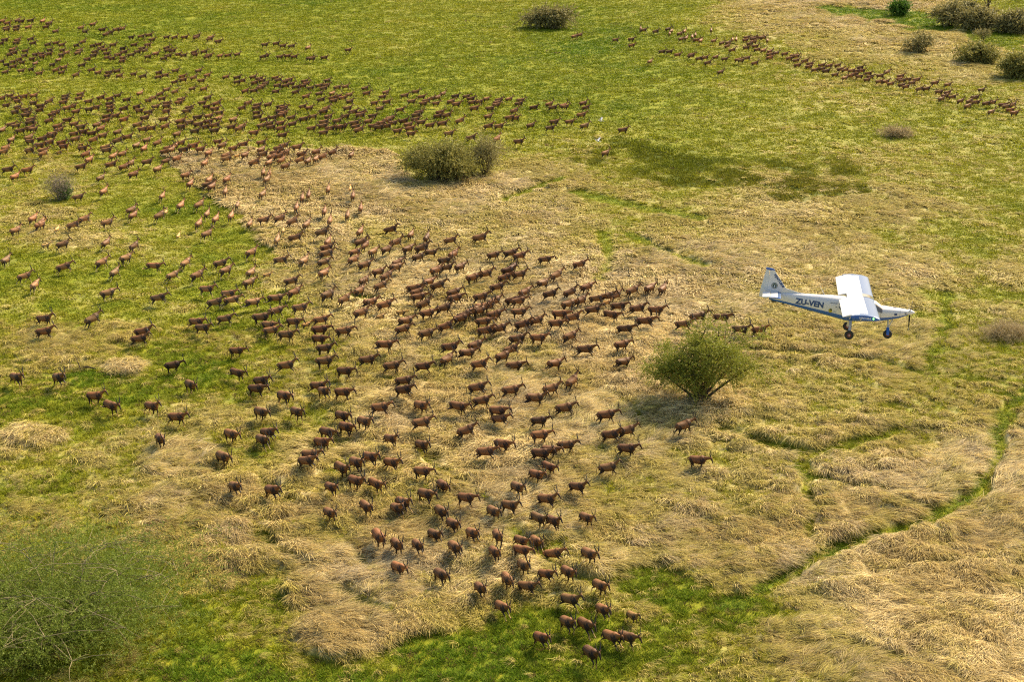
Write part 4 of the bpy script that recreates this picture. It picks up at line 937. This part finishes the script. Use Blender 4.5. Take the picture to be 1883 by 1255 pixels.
(1569,0): "80,745,0 30,785,0 95,780,0 170,805,0 190,840,0 20,820,0 70,845,0 155,885,5 375,790,10 300,835,5 290,900,5 360,895,5 415,925,5 525,840,5 510,870,5 540,890,0 610,875,0 700,880,5 535,940,5 585,955,5 650,915,5 735,980,5 810,980,5 905,915,5 1045,930,5 950,1015,0 1040,1025,5 1015,1055,5 1095,1070,0 975,1085,10 1185,1115,10 1345,1075,5 1285,1115,10 1355,1130,0 1265,1170,10 1415,990,5 1470,1135,5 1535,1125,5 1655,1160,0 1690,1175,5 1760,1160,10 1735,1215,0 1525,1235,10 1780,1245,5",
}

SIZE_Y = [72, 165, 222, 485, 570, 671, 718, 898, 1020, 1200]; SIZE_S = [15.5, 17.5, 21.5, 31.5, 35, 38, 39.5, 42.5, 44, 45]
LIST = []
for (tx, ty), s in TILES.items():
    for it in s.split():
        q = it.split(','); LIST.append((tx + float(q[0])/6, ty + float(q[1])/6, float(q[2]), q[3] if len(q) > 3 else ''))
LIST.sort(key=lambda q: -q[1])
def pose_at(u, v, ang, sc):
    """ground place and heading of an animal whose body centre and slant show at (u, v) in the photo"""
    z = .92*sc
    for _ in range(3):
        x, y = ground_pt(u, v, z); x, y = float(x), float(y)
        g = float(heights(np.array([x]), np.array([y]))[0]); z = g + .90*sc
    th = np.radians(np.arange(-88, 89, 1.0)); u0, v0 = to_px(x, y, z); u1, v1 = to_px(x + .2*np.cos(th), y + .2*np.sin(th), z)
    a = np.degrees(np.arctan2(-(v1-v0), u1-u0)); k = int(np.argmin(np.abs(a - ang)))
    return x, y, g, float(th[k])
NAMED = {(1063.5, 1204): 'antelope running nearest the viewer, at the lower tip of the herd on bright green grass',
         (1163.7, 1136): 'small light brown antelope on bright green grass, lowest at the right of the herd tip',
         (432, 897): 'light tan antelope leaping with hind legs kicked out, near the lower left',
         (1397, 606): 'lone antelope in profile right of the feathery acacia, under the aircraft tail',
         (1362.7, 606): 'antelope almost hidden behind the right side of the feathery acacia, head showing',
         (1284, 848): 'antelope farthest right of the running herd, alone below the acacia',
         (1258, 786): 'antelope running just below the foot of the feathery acacia',
         (1118.7, 862): 'long stretched galloping antelope, legs flung wide, alone left of the herd edge below acacia',
         (993, 1175): 'antelope on bright green grass, leftmost at the lower tip of the herd'}
def pick_name(u, v):
    for (a, b), s in NAMED.items():
        if abs(a-u) < 5 and abs(b-v) < 5: return s
seen = set(); far_parts = []
R2 = np.random.default_rng(3)
for n_, (u, v, ang, flag) in enumerate(LIST):
    calf = flag in ('c', 's'); k = depth(v)/F
    sc = np.interp(v, SIZE_Y, SIZE_S)*k/1.75; sc = min(max(sc, .93), 1.14)*R2.normal(1, .035)
    if flag == 'c': sc *= .62
    if flag == 's': sc *= .78
    x, y, g, th = pose_at(u, v, ang - (8 if v > 560 else 4), sc)
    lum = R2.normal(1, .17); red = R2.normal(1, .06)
    mid = sstep(300, 380, np.array([v]))[0]*(1 - sstep(560, 640, np.array([v]))[0])*(1 - sstep(520, 760, np.array([u]))[0])  # paleness of the lit left-middle animals, painted into their coat tint
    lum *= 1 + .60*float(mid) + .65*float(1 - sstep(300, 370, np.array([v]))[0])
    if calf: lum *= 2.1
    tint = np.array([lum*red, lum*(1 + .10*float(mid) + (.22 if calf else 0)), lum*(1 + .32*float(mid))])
    if n_ < 300:
        if abs(ang) > 55: pi = int(R2.choice([0, 10]))
        else: pi = int(R2.integers(0, len(RUN)//2))*2 + int(R2.random() < (.75 if v > 640 else .6))
        bm_, hm_ = RUN[pi]
        o = bpy.data.objects.new('antelope', bm_); COL.objects.link(o)
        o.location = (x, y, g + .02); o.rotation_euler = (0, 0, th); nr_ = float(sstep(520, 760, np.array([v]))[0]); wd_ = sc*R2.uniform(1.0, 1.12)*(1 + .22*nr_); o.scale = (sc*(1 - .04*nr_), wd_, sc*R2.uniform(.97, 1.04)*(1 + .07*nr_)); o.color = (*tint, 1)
        if not calf:
            for h in hm_:
                c = bpy.data.objects.new('horn', h); COL.objects.link(c); c.parent = o
        tone = 'pale tan calf' if flag == 'c' else ('young tan antelope' if flag == 's' else ('light brown antelope' if lum > 1.22 else 'dark brown antelope' if lum < .9 else 'chestnut antelope'))
        way = 'running away uphill' if ang > 25 else 'running up to the right' if ang > 10 else 'running right' if ang > -12 else 'running down to the right'
        if ang > 25: way = 'running away from the viewer'
        lab = pick_name(u, v)
        if not lab:
            a, b = u/W0*100, v/H0*100; lab = f'{tone} {way}, {a:.0f} percent across, {b:.0f} percent down'
            if lab in seen: lab = f'{tone} {way}, {a:.1f} percent across, {b:.1f} percent down'
            seen.add(lab)
        tag(o, lab, 'antelope', 'antelopes of the running herd')
    else:
        bm_, hm_ = FARM[int(R2.integers(0, len(FARM)))]
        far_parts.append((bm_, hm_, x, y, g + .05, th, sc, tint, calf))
def far_herd():
    cache = {}
    Vs, Cs, Ts, Mi = [], [], [], []; off = 0
    def grab(me):
        if me.name not in cache:
            me.calc_loop_triangles(); n = len(me.vertices); co = np.zeros(n*3, np.float32); me.vertices.foreach_get('co', co)
            t = np.zeros(len(me.loop_triangles)*3, np.int32); me.loop_triangles.foreach_get('vertices', t)
            if 'coat' in me.attributes:
                c = np.zeros(n*4, np.float32); me.attributes['coat'].data.foreach_get('color', c); c = c.reshape(-1, 4)[:, :3]
            else: c = np.tile(np.array([.035, .028, .022]), (n, 1))
            cache[me.name] = (co.reshape(-1, 3), t.reshape(-1, 3), c)
        return cache[me.name]
    for bm_, hm_, x, y, z, th, sc, tint, calf in far_parts:
        for q, me in enumerate([bm_] + ([] if calf else hm_)):
            co, t, c = grab(me); ca, sa = math.cos(th), math.sin(th); p = co*sc
            Vs.append(np.stack([x + p[:, 0]*ca - p[:, 1]*sa, y + p[:, 0]*sa + p[:, 1]*ca, z + p[:, 2]], 1))
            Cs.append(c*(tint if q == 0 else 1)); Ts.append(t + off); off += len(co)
    me = mesh_np('distant_herd', np.concatenate(Vs), np.concatenate(Ts), True)
    C = np.concatenate(Cs); set_attr(me, 'coat', 'FLOAT_COLOR', np.concatenate([C, np.ones((len(C), 1))], 1))
    o = obj('distant_herd', me, M_COAT); tag(o, 'distant mass of antelopes streaming across the far plain', 'antelope herd', kind='stuff')
    print('far herd', len(far_parts), len(C))
far_herd()
# ------------------------------------------------------------------ two pale birds flying low over the far grass
FEATHER_W = paint('white_feathers', (.72, .70, .66), .7, .05); FEATHER_G = paint('grey_feathers', (.22, .21, .22), .7, .05)
def bird(u, v, z, yaw, flap, label):
    x, y = ground_pt(u, v, z); root = tag(empty('flying_bird', (float(x), float(y), z), (0, .1, yaw)), label, 'bird', 'pale birds over the plain'); root.scale = (.72, .72, .72)
    v_, f_ = ring_loft([(-.55, 0, -.02, .03, .01), (-.38, 0, 0, .09, .03), (-.2, 0, 0, .10, .09), (.05, 0, 0, .13, .13), (.25, 0, .02, .09, .10), (.38, 0, .06, .04, .05), (.52, 0, .09, .035, .035), (.60, 0, .10, .045, .045), (.68, 0, .09, .02, .02), (.86, 0, .06, .006, .006)], 10)
    obj('body', mesh_np('body', v_, f_, True), FEATHER_W, root)
    for s in (1, -1):
        V, Fs = [], []
        for i, (yy, xl, xt, zz) in enumerate(((.06, .18, -.22, .04), (.35, .26, -.24, .04 + .30*flap), (.62, .20, -.26, .04 + .52*flap), (.95, .0, -.24, .04 + .62*flap), (1.1, -.12, -.2, .04 + .62*flap))):
            for xx, tz in ((xl, 0), ((xl+xt)/2, .035), (xt, 0), ((xl+xt)/2, -.015)): V.append((xx, s*yy, zz + tz))
        for i in range(4):
            for k in range(4): Fs.append((i*4+k, i*4+(k+1) % 4, (i+1)*4+(k+1) % 4, (i+1)*4+k))
        Fs += [(0, 1, 2, 3), (16, 17, 18, 19)]
        me = mesh_np('wing', V, Fs, True); o = obj('wing', me, [FEATHER_W, FEATHER_G], root)
        me.polygons.foreach_set('material_index', np.array([0]*8 + [1]*8 + [0, 1], np.int32))
    return root
bird(1104, 222, 1.6, math.radians(-25), .9, 'pale grey bird with raised wings flying low, upper of two right of the herd')
bird(1099, 259, 1.6, math.radians(-35), .75, 'white bird with wings up flying low, lower of two right of the herd')
